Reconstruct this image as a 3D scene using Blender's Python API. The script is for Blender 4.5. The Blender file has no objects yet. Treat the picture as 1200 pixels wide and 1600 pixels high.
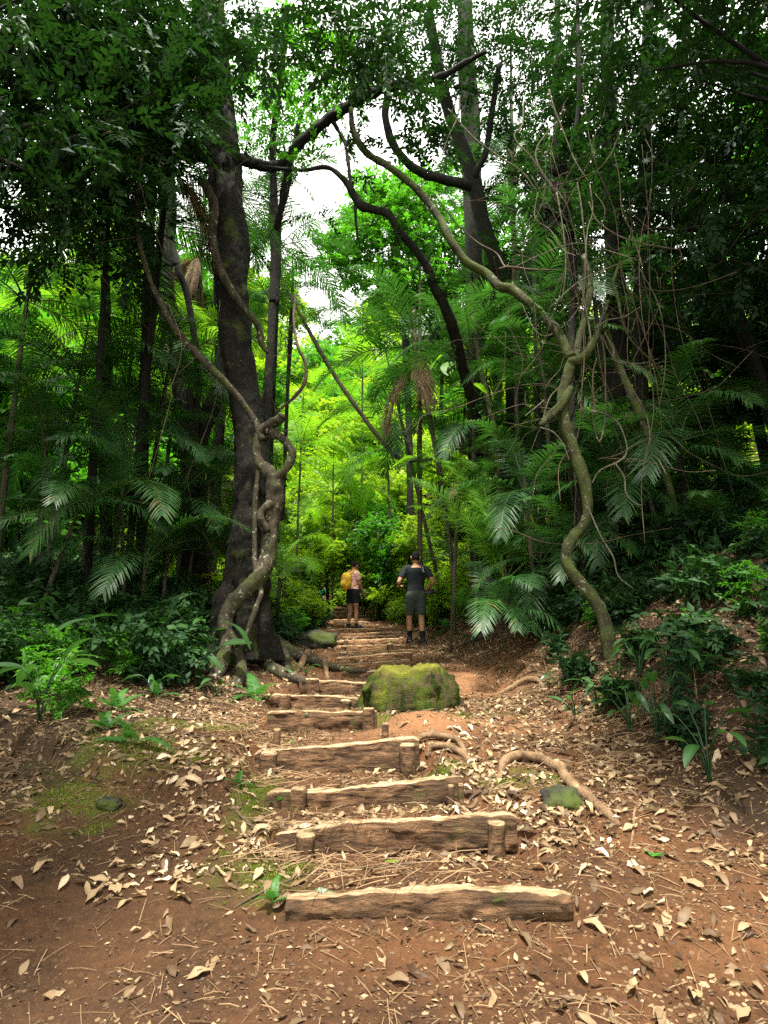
import bpy, math, random
import numpy as np
from mathutils import Vector, Matrix

rs = np.random.default_rng(11)
random.seed(11)
C = bpy.context.scene.collection
PI = math.pi
R = math.radians

# ------------------------------------------------------------------ camera
FPX = 1000.0                      # focal length in photo pixels (photo 1200 x 1600)
TH = math.atan(0.24)
CT, ST = math.cos(TH), math.sin(TH)
CAM = np.array([0.0, 0.0, 1.5])
cd = bpy.data.cameras.new('camera')
cam = bpy.data.objects.new('camera', cd)
C.objects.link(cam)
cam.location = CAM
cam.rotation_euler = (PI / 2 + TH, 0, 0)
cd.sensor_fit = 'HORIZONTAL'
cd.sensor_width = 36
cd.lens = 36 * FPX / 1200
cd.clip_start = 0.05
cd.clip_end = 600
bpy.context.scene.camera = cam


def W(px, py, D):
    """point at forward distance D seen at photo pixel px, py"""
    u = (px - 600) / FPX
    v = (800 - py) / FPX
    y = CT - v * ST
    z = ST + v * CT
    return CAM + np.array([u, y, z]) * (D / y)


def depth(p):
    return CT * p[1] + ST * (p[2] - 1.5)


# ------------------------------------------------------------------ noise
def _h(i, j, k, s):
    n = (i * 374761393 + j * 668265263 + k * 2147483647 + s * 1274126177) & 0xffffffff
    n = ((n ^ (n >> 13)) * 1274126177) & 0xffffffff
    return ((n ^ (n >> 16)) & 0xffff) / 65535.0


def vnoise(P, s=0):
    P = np.asarray(P, float)
    I = np.floor(P).astype(np.int64)
    f = P - I
    f = f * f * (3 - 2 * f)
    o = 0
    for a in (0, 1):
        for b in (0, 1):
            for c in (0, 1):
                w = (f[..., 0] if a else 1 - f[..., 0]) * (f[..., 1] if b else 1 - f[..., 1]) * (f[..., 2] if c else 1 - f[..., 2])
                o = o + w * _h(I[..., 0] + a, I[..., 1] + b, I[..., 2] + c, s)
    return o * 2 - 1


def fbm(P, o=3, s=0):
    P = np.asarray(P, float)
    r, a = 0, 1.0
    for k in range(o):
        r = r + a * vnoise(P * (2 ** k) + 13.7 * k, s + k)
        a *= .5
    return r


def n2(x, y, f, s=0, o=3):
    return fbm(np.stack([np.asarray(x) * f, np.asarray(y) * f, np.zeros_like(np.asarray(x) * 1.0) + .37], -1), o, s)


def sst(a, b, x):
    t = np.clip((np.asarray(x, float) - a) / (b - a), 0, 1)
    return t * t * (3 - 2 * t)


# ------------------------------------------------------------------ terrain
# left end, right end (photo pixels of the front top edge) and distance of every timber step
STEPS = [(447, 1398, 893, 1394, 3.05), (430, 1297, 808, 1272, 3.75), (415, 1241, 725, 1216, 4.25), (397, 1173, 655, 1152, 5.0),
         (418, 1113, 588, 1110, 6.2), (424, 1083, 558, 1091, 7.0), (468, 1060, 585, 1066, 7.9), (535, 1048, 640, 1046, 8.8),
         (513, 1040, 642, 1030, 9.7), (524, 1028, 640, 1019, 10.5), (527, 1019, 648, 1015, 11.2), (526, 1009, 634, 1006, 11.9),
         (526, 1001, 634, 997, 12.6), (536, 995, 614, 992, 13.2), (532, 990, 616, 987, 13.8), (529, 982, 606, 980, 14.5),
         (529, 977, 592, 976, 15.3), (522, 972, 576, 971, 16.2), (520, 968, 574, 966, 17.2), (521, 963, 572, 961, 18.2),
         (505, 956, 560, 954, 20.0), (503, 952, 556, 950, 21.5)]
SL = np.array([W(s[0], s[1], s[4]) for s in STEPS])
SR = np.array([W(s[2], s[3], s[4]) for s in STEPS])
SD = np.array([s[4] for s in STEPS])
SZ = (SL[:, 2] + SR[:, 2]) / 2
PY = np.concatenate([[-30, 0, 2.0, 2.75], SD, [24.5, 30, 40, 50, 60, 140]])
PZ = np.concatenate([[-2.0, .0, .26, .40], SZ - .05, [3.75, 7.6, 15.5, 23.0, 29.0, 45.0]])


def H(x, y):
    x = np.asarray(x, float)
    y = np.asarray(y, float)
    z = np.interp(y, PY, PZ)
    # staircase corridor
    xl = np.interp(y, SD, SL[:, 0])
    xr = np.interp(y, SD, SR[:, 0])
    st = z.copy()
    for i in range(len(SD)):
        d0 = SD[i] + .05
        if i + 1 < len(SD):
            d1 = SD[i + 1] + .05
            dz = SZ[i + 1] - SZ[i]
            rise = np.clip(.95 * dz, .07, .22) if i >= 7 else np.clip(1.05 * dz + .025, .10, .24)
            z0, z1 = SZ[i] - (.02 if i >= 7 else .045), SZ[i + 1] - rise
        else:
            d1, z0, z1 = 24, SZ[i] - .02, np.interp(24, PY, PZ)
        k = (y >= d0) & (y < d1)
        st = np.where(k, z0 + (z1 - z0) * np.clip((y - d0) / (d1 - d0), 0, 1), st)
    st = np.where((y < SD[0] + .05) & (y > 2.3), np.minimum(z, SZ[0] - .105), st)
    m = sst(xl - .12, xl + .02, x) * (1 - sst(xr - .02, xr + .14, x)) * sst(2.3, 2.6, y) * (1 - sst(21.5, 24, y))
    out = z * (1 - m) + st * m
    # bank on the right
    xb = np.interp(y, [-5, 3, 5, 7, 9, 12, 16, 20, 30], [2.3, 2.0, 1.6, 1.3, 1.2, 1.15, .9, -.2, -.6])
    s = np.maximum(x - xb, 0)
    am = sst(2.5, 6.5, y)
    bank = 3.4 * (1 - np.exp(-.29 * np.maximum(np.sqrt(s * s + .04) - .2, 0))) * (.25 + .75 * am)
    out = out + bank
    # gentler bank on the left
    xa = np.interp(y, [0, 3, 5, 7, 9, 12, 16, 20, 30], [-1.6, -1.4, -1.4, -1.5, -1.2, -1.3, -1.6, -2.2, -3])
    s = np.maximum(xa - x, 0)
    out = out + 1.3 * (1 - np.exp(-.28 * s)) * sst(3.0, 8.5, y)
    lip = 4.55 + .35 * np.sin(x * 1.7 + .6)
    out = out + .10 * sst(lip, lip + .16, y) * (1 - sst(5.0, 6.4, y)) * (1 - sst(-1.15, -.85, x))
    # mound of bare earth before the stump
    out = out + .13 * np.exp(-((x - .25) / .42) ** 2 - ((y - 5.75) / .38) ** 2)
    rough = 1 - .75 * m
    out = out + rough * (.035 * n2(x, y, 1.6, 3) + .016 * n2(x, y, 5.5, 9, 3) * (np.abs(x) < 9))
    far = sst(7, 16, np.abs(x)) * .5
    out = out + far * n2(x, y, .35, 21)
    return out


def Hp(x, y):
    return float(H(np.array([x]), np.array([y]))[0])


def G(px, py, lift=0.0):
    """where the ray through a photo pixel meets the ground"""
    D = np.linspace(2.0, 45, 2200)
    d = W(px, py, 1.0) - CAM
    P = CAM + d[None, :] * D[:, None]
    below = P[:, 2] < H(P[:, 0], P[:, 1])
    i = int(np.argmax(below)) if below.any() else len(D) - 1
    p = P[i].copy()
    p[2] = Hp(p[0], p[1]) + lift
    return p


# ------------------------------------------------------------------ mesh builder
class Geo:
    def __init__(s):
        s.V, s.F4, s.F3, s.T, s.n = [], [], [], [], 0

    def add(s, V, F4=None, F3=None, T=.5):
        V = np.asarray(V, float).reshape(-1, 3)
        if F4 is not None and len(F4):
            s.F4.append(np.asarray(F4, np.int64).reshape(-1, 4) + s.n)
        if F3 is not None and len(F3):
            s.F3.append(np.asarray(F3, np.int64).reshape(-1, 3) + s.n)
        s.V.append(V)
        s.T.append(np.broadcast_to(np.asarray(T, float), (len(V),)).copy())
        s.n += len(V)
        return s

    def arr(s):
        V = np.concatenate(s.V) if s.V else np.zeros((0, 3))
        T = np.concatenate(s.T) if s.T else np.zeros(0)
        f4 = np.concatenate(s.F4) if s.F4 else np.zeros((0, 4), np.int64)
        f3 = np.concatenate(s.F3) if s.F3 else np.zeros((0, 3), np.int64)
        return V, f4, f3, T

    def mesh(s, name, mat, smooth=True, origin=(0, 0, 0), attrs=None):
        V, f4, f3, T = s.arr()
        me = bpy.data.meshes.new(name)
        n = len(V)
        me.vertices.add(n)
        me.vertices.foreach_set('co', (V - np.asarray(origin, float)).astype(np.float32).ravel())
        loops = np.concatenate([f4.ravel(), f3.ravel()]).astype(np.int32)
        me.loops.add(len(loops))
        me.loops.foreach_set('vertex_index', loops)
        st = np.concatenate([np.arange(len(f4)) * 4, len(f4) * 4 + np.arange(len(f3)) * 3]).astype(np.int32)
        me.polygons.add(len(st))
        me.polygons.foreach_set('loop_start', st)
        me.polygons.foreach_set('use_smooth', np.full(len(st), bool(smooth)))
        me.update(calc_edges=True)
        at = me.attributes.new('tint', 'FLOAT', 'POINT')
        at.data.foreach_set('value', T.astype(np.float32))
        for k, a in (attrs or {}).items():
            at = me.attributes.new(k, 'FLOAT', 'POINT')
            at.data.foreach_set('value', np.asarray(a, np.float32))
        me.validate()
        if mat is not None:
            me.materials.append(mat)
        return me


def tag(o, label=None, cat=None, group=None, kind=None):
    if label:
        o['label'] = label
    if cat:
        o['category'] = cat
    if group:
        o['group'] = group
    if kind:
        o['kind'] = kind
    return o


def thing(name, loc, label, cat, group=None, rz=0.0):
    o = bpy.data.objects.new(name, None)
    o.empty_display_size = .1
    C.objects.link(o)
    o.location = [float(a) for a in loc]
    o.rotation_euler = (0, 0, rz)
    return tag(o, label, cat, group)


def obj(name, geo, mat, parent=None, smooth=True, at=None, attrs=None):
    """links geo as ONE mesh object; world coordinates; parent must be unrotated"""
    org = np.array(parent.location) if parent is not None else (np.asarray(at, float) if at is not None else np.zeros(3))
    if parent is not None and parent.parent is not None:
        org = org + np.array(parent.parent.location)
    me = geo.mesh(name, mat, smooth, org, attrs)
    o = bpy.data.objects.new(name, me)
    C.objects.link(o)
    if parent is not None:
        o.parent = parent
    elif at is not None:
        o.location = [float(a) for a in at]
    return o


def inst(name, me, parent=None, loc=(0, 0, 0), rot=(0, 0, 0), sc=1.0):
    """an object that shares mesh data"""
    o = bpy.data.objects.new(name, me)
    C.objects.link(o)
    o.parent = parent
    o.location = [float(a) for a in loc]
    o.rotation_euler = rot
    o.scale = (sc, sc, sc) if np.isscalar(sc) else sc
    return o


def catmull(P, n=8):
    P = np.asarray(P, float)
    if len(P) < 3:
        t = np.linspace(0, 1, n + 1)[:, None]
        return P[0] * (1 - t) + P[-1] * t
    Q = np.vstack([2 * P[0] - P[1], P, 2 * P[-1] - P[-2]])
    out = []
    for i in range(1, len(Q) - 2):
        for k in range(n):
            t = k / n
            out.append(.5 * (2 * Q[i] + (Q[i + 1] - Q[i - 1]) * t + (2 * Q[i - 1] - 5 * Q[i] + 4 * Q[i + 1] - Q[i + 2]) * t * t
                             + (3 * Q[i] - Q[i - 1] - 3 * Q[i + 1] + Q[i + 2]) * t ** 3))
    out.append(Q[-2])
    return np.array(out)


def tube(g, P, rad, sides=8, sub=6, bump=0.0, bf=6.0, T=.5, cap=True, ell=None, seed=0, lobes=None):
    """tube through points P with radii rad; bump adds bark relief"""
    P = np.asarray(P, float)
    rad = np.broadcast_to(np.asarray(rad, float), (len(P),))
    Q = catmull(np.hstack([P, rad[:, None]]), sub)
    X, r = Q[:, :3], np.maximum(Q[:, 3], .0005)
    n = len(X)
    Tn = np.gradient(X, axis=0)
    Tn /= np.linalg.norm(Tn, axis=1)[:, None] + 1e-9
    up = np.array([1.0, 0, 0]) if abs(Tn[0][0]) < .8 else np.array([0, 1.0, 0])
    N = np.zeros_like(X)
    a = up - Tn[0] * np.dot(up, Tn[0])
    N[0] = a / np.linalg.norm(a)
    for i in range(1, n):
        a = N[i - 1] - Tn[i] * np.dot(N[i - 1], Tn[i])
        N[i] = a / (np.linalg.norm(a) + 1e-9)
    B = np.cross(Tn, N)
    th = np.arange(sides) / sides * 2 * PI
    dirs = N[:, None, :] * np.cos(th)[None, :, None] + B[:, None, :] * np.sin(th)[None, :, None]
    rr = np.repeat(r[:, None], sides, 1)
    if lobes is not None:
        rr = rr * lobes(np.linspace(0, 1, n)[:, None], th[None, :])
    if bump:
        base = X[:, None, :] + dirs * rr[..., None]
        rr = rr * (1 + bump * fbm(base * bf, 3, seed)) + np.minimum(rr * .25, .012) * bump * 8 * np.maximum(fbm(base * np.array([26, 26, 9]), 2, seed + 5), -.6) * (1 if sides > 13 else .4)
    V = X[:, None, :] + dirs * rr[..., None]
    i, j = np.meshgrid(np.arange(n - 1), np.arange(sides), indexing='ij')
    j2 = (j + 1) % sides
    F = np.stack([i * sides + j, i * sides + j2, (i + 1) * sides + j2, (i + 1) * sides + j], -1).reshape(-1, 4)
    V = V.reshape(-1, 3)
    F3 = []
    if cap:
        V = np.vstack([V, X[0], X[-1]])
        a, b = n * sides, n * sides + 1
        for k in range(sides):
            F3.append((a, (k + 1) % sides, k))
            F3.append((b, (n - 1) * sides + k, (n - 1) * sides + (k + 1) % sides))
    g.add(V, F, F3, T)
    return g


def pxtube(g, pts, sides=8, sub=6, **kw):
    """pts: (px, py, D, width in photo pixels)"""
    P = np.array([W(p[0], p[1], p[2]) for p in pts])
    r = np.array([p[3] / 2 * depth(q) / FPX for p, q in zip(pts, P)])
    tube(g, P, r, sides, sub, **kw)
    return P


def frames(d, up):
    """rotation matrices whose columns are side, d, normal"""
    d = d / (np.linalg.norm(d, axis=1)[:, None] + 1e-9)
    s = np.cross(d, up)
    s /= np.linalg.norm(s, axis=1)[:, None] + 1e-9
    n = np.cross(s, d)
    return np.stack([s, d, n], -1)


def scatter(g, tmpl, M, loc, T=None, tj=.0):
    """copies template arrays (V, F4, F3, T) with matrices M (k,3,3) to loc (k,3), all in one mesh"""
    V, f4, f3, t = tmpl
    k, n = len(loc), len(V)
    P = np.einsum('kij,nj->kni', M, V) + loc[:, None, :]
    off = (np.arange(k) * n)[:, None, None]
    F4 = (f4[None] + off).reshape(-1, 4) if len(f4) else None
    F3 = (f3[None] + off).reshape(-1, 3) if len(f3) else None
    if T is None:
        tt = np.broadcast_to(t[None], (k, n))
    else:
        tt = np.clip(T[:, None] + (t[None] - .5) * .7, 0, 1)
    g.add(P.reshape(-1, 3), F4, F3, tt.ravel())


# ------------------------------------------------------------------ materials
def nodes(name):
    m = bpy.data.materials.new(name)
    m.use_nodes = True
    nt = m.node_tree
    for n in list(nt.nodes):
        nt.nodes.remove(n)
    out = nt.nodes.new('ShaderNodeOutputMaterial')
    return m, nt, out


def N_(nt, t, **kw):
    n = nt.nodes.new(t)
    for k, v in kw.items():
        if hasattr(n, k):
            setattr(n, k, v)
        else:
            n.inputs[k].default_value = v
    return n


def noise(nt, scale, detail=4, rough=.55, vec=None, dist=0.0):
    n = N_(nt, 'ShaderNodeTexNoise')
    n.inputs['Scale'].default_value = scale
    n.inputs['Detail'].default_value = detail
    n.inputs['Roughness'].default_value = rough
    n.inputs['Distortion'].default_value = dist
    if vec is not None:
        nt.links.new(vec, n.inputs['Vector'])
    return n.outputs['Fac']


def ramp(nt, fac, stops):
    n = N_(nt, 'ShaderNodeValToRGB')
    e = n.color_ramp.elements
    while len(e) < len(stops):
        e.new(.5)
    for k, (p, c) in enumerate(stops):
        e[k].position = p
        e[k].color = (*c, 1) if len(c) == 3 else c
    nt.links.new(fac, n.inputs['Fac'])
    return n.outputs['Color']


def mixc(nt, fac, a, b):
    n = N_(nt, 'ShaderNodeMix', data_type='RGBA')
    for s, v in ((n.inputs[0], fac), (n.inputs[6], a), (n.inputs[7], b)):
        if isinstance(v, (int, float)):
            s.default_value = v
        elif isinstance(v, tuple):
            s.default_value = (*v, 1)
        else:
            nt.links.new(v, s)
    return n.outputs[2]


def math_(nt, op, a, b=None, clamp=False):
    n = N_(nt, 'ShaderNodeMath', operation=op, use_clamp=clamp)
    for s, v in ((n.inputs[0], a), (n.inputs[1], b)):
        if v is None:
            continue
        if isinstance(v, (int, float)):
            s.default_value = v
        else:
            nt.links.new(v, s)
    return n.outputs[0]


def attr(nt, name):
    return N_(nt, 'ShaderNodeAttribute', attribute_name=name).outputs['Fac']


def objco(nt):
    return N_(nt, 'ShaderNodeTexCoord').outputs['Object']


def stretch(nt, sc):
    m = N_(nt, 'ShaderNodeMapping')
    nt.links.new(objco(nt), m.inputs['Vector'])
    m.inputs['Scale'].default_value = sc
    return m.outputs['Vector']


def finish(nt, out, col, rough=.8, spec=.3, bump=None, bd=.02, bs=.6):
    p = N_(nt, 'ShaderNodeBsdfPrincipled')
    if isinstance(col, tuple):
        p.inputs['Base Color'].default_value = (*col, 1)
    else:
        nt.links.new(col, p.inputs['Base Color'])
    if isinstance(rough, (int, float)):
        p.inputs['Roughness'].default_value = rough
    else:
        nt.links.new(rough, p.inputs['Roughness'])
    p.inputs['Specular IOR Level'].default_value = spec
    if bump is not None:
        b = N_(nt, 'ShaderNodeBump')
        b.inputs['Strength'].default_value = bs
        b.inputs['Distance'].default_value = bd
        nt.links.new(bump, b.inputs['Height'])
        nt.links.new(b.outputs[0], p.inputs['Normal'])
    nt.links.new(p.outputs[0], out.inputs['Surface'])
    return p


def leafmat(name, c1, c2, tr, trans=.4, rough=.42, spec=.45, c3=None):
    m, nt, out = nodes(name)
    t = attr(nt, 'tint')
    oi = N_(nt, 'ShaderNodeObjectInfo')
    t2 = math_(nt, 'ADD', t, math_(nt, 'MULTIPLY', math_(nt, 'SUBTRACT', oi.outputs['Random'], .5), .35), True)
    stops = [(0.05, c1), (.8, c2)]
    if c3:
        stops += [(.97, c3)]
    col = ramp(nt, t2, stops)
    p = N_(nt, 'ShaderNodeBsdfPrincipled')
    nt.links.new(col, p.inputs['Base Color'])
    p.inputs['Roughness'].default_value = rough
    p.inputs['Specular IOR Level'].default_value = spec
    tl = N_(nt, 'ShaderNodeBsdfTranslucent')
    nt.links.new(mixc(nt, .65, col, tr), tl.inputs['Color'])
    ms = N_(nt, 'ShaderNodeMixShader')
    ms.inputs[0].default_value = trans
    nt.links.new(p.outputs[0], ms.inputs[1])
    nt.links.new(tl.outputs[0], ms.inputs[2])
    nt.links.new(ms.outputs[0], out.inputs['Surface'])
    return m


def barkmat(name, dark, light, lich, lf=.55, ls=9.0, moss=0.0, sc=1.0, spec=.25):
    m, nt, out = nodes(name)
    v = stretch(nt, (1, 1, .35))
    big = noise(nt, 5 * sc, 6, .6, v)
    fine = noise(nt, 38 * sc, 6, .7, v)
    col = mixc(nt, ramp(nt, math_(nt, 'ADD', math_(nt, 'MULTIPLY', big, .6), math_(nt, 'MULTIPLY', fine, .4)), [(.38, (0, 0, 0)), (.62, (1, 1, 1))]), dark, light)
    lm = ramp(nt, noise(nt, ls, 5, .65, objco(nt), .6), [(lf, (0, 0, 0)), (lf + .07, (1, 1, 1))])
    col = mixc(nt, lm, col, lich)
    if moss:
        mm = ramp(nt, noise(nt, 3.3, 5, .6, objco(nt)), [(1 - moss - .08, (0, 0, 0)), (1 - moss + .1, (1, 1, 1))])
        col = mixc(nt, mm, col, (.055, .075, .012))
    h = math_(nt, 'ADD', big, math_(nt, 'MULTIPLY', fine, .6))
    finish(nt, out, col, .85, spec, h, .03, .9)
    return m


def plain(name, col, rough=.7, spec=.3, var=.15, ns=30, bump=.3, bd=.005):
    m, nt, out = nodes(name)
    f = noise(nt, ns, 4, .6, objco(nt))
    a = tuple(c * (1 - var) for c in col)
    b = tuple(min(1, c * (1 + var)) for c in col)
    finish(nt, out, mixc(nt, f, a, b), rough, spec, f, bd, bump)
    return m


M = {}
M['bark'] = barkmat('dark_bark', (.003, .003, .002), (.014, .011, .006), (.08, .09, .05), .60, 34, .36, 1.6)
M['bark_black'] = barkmat('blackish_bark', (.005, .006, .003), (.018, .018, .010), (.06, .075, .04), .66, 16, .25)
M['bark_liana'] = barkmat('lichen_bark', (.015, .013, .007), (.080, .064, .037), (.27, .28, .19), .58, 14, .40, 1.8)
M['bark_mossy'] = barkmat('mossy_bark', (.012, .013, .005), (.058, .055, .021), (.19, .22, .13), .58, 16, .50, 2.2)
M['bark_pale'] = barkmat('pale_bark', (.04, .038, .022), (.16, .14, .09), (.30, .30, .23), .64, 9, .40)
M['bark_root'] = barkmat('root_bark', (.07, .04, .02), (.30, .19, .10), (.38, .30, .20), .64, 10, .26, 1.6)
M['vine'] = barkmat('pale_vine', (.045, .038, .022), (.19, .17, .11), (.32, .31, .23), .62, 12, .25)
M['vine_dark'] = barkmat('brown_vine', (.04, .03, .02), (.16, .11, .07), (.2, .18, .12), .66, 12)

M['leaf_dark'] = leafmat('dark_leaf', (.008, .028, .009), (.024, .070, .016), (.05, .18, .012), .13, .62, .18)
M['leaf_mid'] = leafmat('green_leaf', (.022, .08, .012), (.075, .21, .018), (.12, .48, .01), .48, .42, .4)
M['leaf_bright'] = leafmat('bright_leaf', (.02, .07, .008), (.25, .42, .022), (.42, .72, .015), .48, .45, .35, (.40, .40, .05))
M['palm'] = leafmat('palm_leaf', (.010, .042, .011), (.040, .115, .024), (.08, .28, .02), .28, .46, .32, (.17, .11, .04))
M['palm_bright'] = leafmat('bright_palm_leaf', (.04, .14, .012), (.16, .36, .025), (.28, .62, .015), .46, .5, .25)
M['palm_dead'] = leafmat('dead_palm_leaf', (.10, .06, .028), (.30, .19, .09), (.34, .2, .08), .25, .6, .25)
M['fern'] = leafmat('fern_leaf', (.022, .09, .014), (.06, .20, .03), (.10, .36, .03), .35, .45, .35)
M['broad'] = leafmat('broad_leaf', (.012, .045, .012), (.045, .115, .028), (.08, .27, .02), .3, .36, .5)
M['litter'] = leafmat('dry_leaf', (.05, .026, .012), (.40, .28, .15), (.45, .28, .12), .15, .6, .3, (.60, .49, .33))
M['twig'] = plain('dry_twig', (.26, .17, .09), .8, .2, .5, 20)


def soilmat():
    m, nt, out = nodes('forest_soil')
    co = objco(nt)
    a = noise(nt, 1.7, 6, .6, co)
    b = noise(nt, 24, 6, .7, co)
    c = noise(nt, 130, 4, .7, co)
    base = mixc(nt, ramp(nt, math_(nt, 'ADD', math_(nt, 'MULTIPLY', a, .55), math_(nt, 'MULTIPLY', b, .45)), [(.36, (0, 0, 0)), (.64, (1, 1, 1))]),
                (.038, .018, .008), (.165, .071, .027))
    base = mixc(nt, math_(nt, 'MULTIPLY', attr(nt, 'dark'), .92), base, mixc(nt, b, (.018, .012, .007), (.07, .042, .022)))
    base = mixc(nt, math_(nt, 'MULTIPLY', attr(nt, 'clay'), .85), base, mixc(nt, b, (.22, .098, .040), (.38, .195, .092)))
    # crumbs and flecks of dry litter
    vo = N_(nt, 'ShaderNodeTexVoronoi')
    vo.inputs['Scale'].default_value = 42
    nt.links.new(co, vo.inputs['Vector'])
    sep = N_(nt, 'ShaderNodeSeparateColor')
    nt.links.new(vo.outputs['Color'], sep.inputs[0])
    fl = math_(nt, 'MULTIPLY', math_(nt, 'GREATER_THAN', sep.outputs[0], .72), math_(nt, 'LESS_THAN', vo.outputs['Distance'], .42))
    fl = math_(nt, 'MULTIPLY', fl, math_(nt, 'MULTIPLY', attr(nt, 'leafy'), ramp(nt, noise(nt, 6, 3, .6, co), [(.42, (0, 0, 0)), (.6, (1, 1, 1))])))
    base = mixc(nt, fl, base, mixc(nt, sep.outputs[1], (.16, .085, .04), (.46, .33, .18)))
    base = mixc(nt, math_(nt, 'MULTIPLY', math_(nt, 'GREATER_THAN', c, .63), .45), base, (.36, .22, .12))
    mn = math_(nt, 'MULTIPLY', attr(nt, 'moss'), ramp(nt, noise(nt, 13, 5, .7, co), [(.36, (0, 0, 0)), (.52, (1, 1, 1))]))
    base = mixc(nt, mn, base, mixc(nt, c, (.035, .06, .008), (.13, .16, .02)))
    h = math_(nt, 'ADD', math_(nt, 'MULTIPLY', b, 1.0), math_(nt, 'MULTIPLY', c, .5))
    h = math_(nt, 'ADD', h, math_(nt, 'MULTIPLY', fl, .25))
    finish(nt, out, base, .9, .2, h, .035, .9)
    return m


M['soil'] = soilmat()


def logmat(name, k):
    m, nt, out = nodes(name)
    v = stretch(nt, (.2, 1, 1))
    g1 = noise(nt, 30, 8, .7, v, .6)
    g2 = noise(nt, 4, 5, .6, objco(nt))
    w = ramp(nt, g1, [(.36, (.034 * k, .018 * k, .009 * k)), (.5, (.155 * k, .082 * k, .038 * k)), (.70, (.37 * k, .21 * k, .105 * k))])
    top = ramp(nt, g1, [(.34, (.16, .09, .04)), (.5, (.46, .31, .17)), (.68, (.66, .50, .32))])
    col = mixc(nt, ramp(nt, attr(nt, 'tint'), [(.25, (0, 0, 0)), (.85, (1, 1, 1))]), w, top)
    mud = ramp(nt, g2, [(.45, (0, 0, 0)), (.62, (1, 1, 1))])
    col = mixc(nt, math_(nt, 'MULTIPLY', math_(nt, 'MULTIPLY', mud, .6), math_(nt, 'SUBTRACT', 1.0, attr(nt, 'tint'))), col, (.055, .036, .018))
    mm = ramp(nt, noise(nt, 5.5, 5, .7, objco(nt)), [(.60, (0, 0, 0)), (.68, (1, 1, 1))])
    col = mixc(nt, math_(nt, 'MULTIPLY', mm, .6), col, (.06, .075, .012))
    finish(nt, out, col, .82, .25, math_(nt, 'ADD', math_(nt, 'MULTIPLY', g1, 1.4), g2), .03, 1.0)
    return m


M['log'] = logmat('step_timber', .82)
M['log_lightened'] = logmat('lightened_step_timber', 1.6)  # same timber, colour lightened to offset the shade on the far steps


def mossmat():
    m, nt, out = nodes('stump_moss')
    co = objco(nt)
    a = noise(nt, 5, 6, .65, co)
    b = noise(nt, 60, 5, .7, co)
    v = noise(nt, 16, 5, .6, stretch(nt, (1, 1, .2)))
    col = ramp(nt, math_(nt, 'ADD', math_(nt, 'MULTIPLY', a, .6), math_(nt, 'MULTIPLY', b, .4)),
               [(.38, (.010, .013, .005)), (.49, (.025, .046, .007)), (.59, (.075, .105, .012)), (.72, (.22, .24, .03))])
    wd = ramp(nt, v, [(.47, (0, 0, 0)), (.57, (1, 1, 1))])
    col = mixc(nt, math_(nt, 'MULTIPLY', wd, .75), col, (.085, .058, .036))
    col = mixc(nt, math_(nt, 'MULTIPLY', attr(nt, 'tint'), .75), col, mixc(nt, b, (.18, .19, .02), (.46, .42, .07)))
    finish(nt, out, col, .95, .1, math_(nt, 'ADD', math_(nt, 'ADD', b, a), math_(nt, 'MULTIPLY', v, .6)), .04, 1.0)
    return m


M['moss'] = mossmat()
M['moss_blade'] = leafmat('moss_tuft', (.03, .06, .006), (.18, .22, .02), (.3, .4, .02), .3, .7, .1)
M['rock'] = barkmat('mossy_rock', (.012, .012, .009), (.055, .05, .038), (.12, .12, .08), .64, 8, .50, 1.6)
M['skin'] = plain('skin', (.36, .18, .105), .55, .35, .08, 18, .15)
M['skin_tan'] = plain('tanned_skin', (.42, .22, .12), .55, .35, .08, 18, .15)
M['hair'] = plain('black_hair', (.008, .007, .006), .8, .15, .4, 90, .8)
M['pink'] = plain('salmon_cotton', (.90, .55, .49), .85, .15, .08, 25, .5, .015)
M['black'] = plain('black_cotton', (.010, .011, .013), .8, .2, .2, 25, .5, .015)
M['char'] = plain('charcoal_cotton', (.017, .024, .027), .8, .2, .2, 14, .7, .02)
M['olive'] = plain('olive_cotton', (.048, .064, .050), .85, .2, .2, 18, .6, .02)
M['teal'] = plain('green_cotton', (.03, .22, .13), .85, .2, .12, 18, .6, .02)
M['yellow'] = plain('yellow_nylon', (.82, .50, .04), .6, .35, .12, 20, .6, .015)
M['orange'] = plain('orange_print', (.75, .25, .04), .6, .3, .1, 20, .3)
M['shoe'] = plain('dark_shoe', (.014, .015, .018), .7, .3, .2, 30, .3)
M['sole'] = plain('grey_sole', (.12, .12, .12), .8, .2, .1, 30, .2)
M['camera_body'] = plain('black_plastic', (.012, .012, .013), .35, .5, .1, 40, .2)
M['eye'] = plain('dark_eye', (.02, .012, .01), .2, .5, .0, 10, .0)
M['strap'] = plain('grey_strap', (.22, .23, .24), .7, .2, .1, 40, .2)

# ------------------------------------------------------------------ ground sheet
def lines(a, b, fine, step, lo, hi, grow=1.18):
    c = list(np.arange(a, b + 1e-6, fine))
    d, x = fine, b
    while x < hi:
        d = min(d * grow, step)
        x += d
        c.append(x)
    d, x = fine, a
    while x > lo:
        d = min(d * grow, step)
        x -= d
        c.insert(0, x)
    return np.array(c)


gx = lines(-3.0, 3.2, .028, 4.0, -130, 130)
gy = lines(2.0, 9.0, .028, 4.0, -40, 160, 1.03)
X, Y = np.meshgrid(gx, gy)
Z = H(X, Y)
nx, ny = len(gx), len(gy)
i, j = np.meshgrid(np.arange(ny - 1), np.arange(nx - 1), indexing='ij')
F = np.stack([i * nx + j, i * nx + j + 1, (i + 1) * nx + j + 1, (i + 1) * nx + j], -1).reshape(-1, 4)


def blob(x, y, cx, cy, rx, ry):
    return np.exp(-((x - cx) / rx) ** 2 - ((y - cy) / ry) ** 2)


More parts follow.
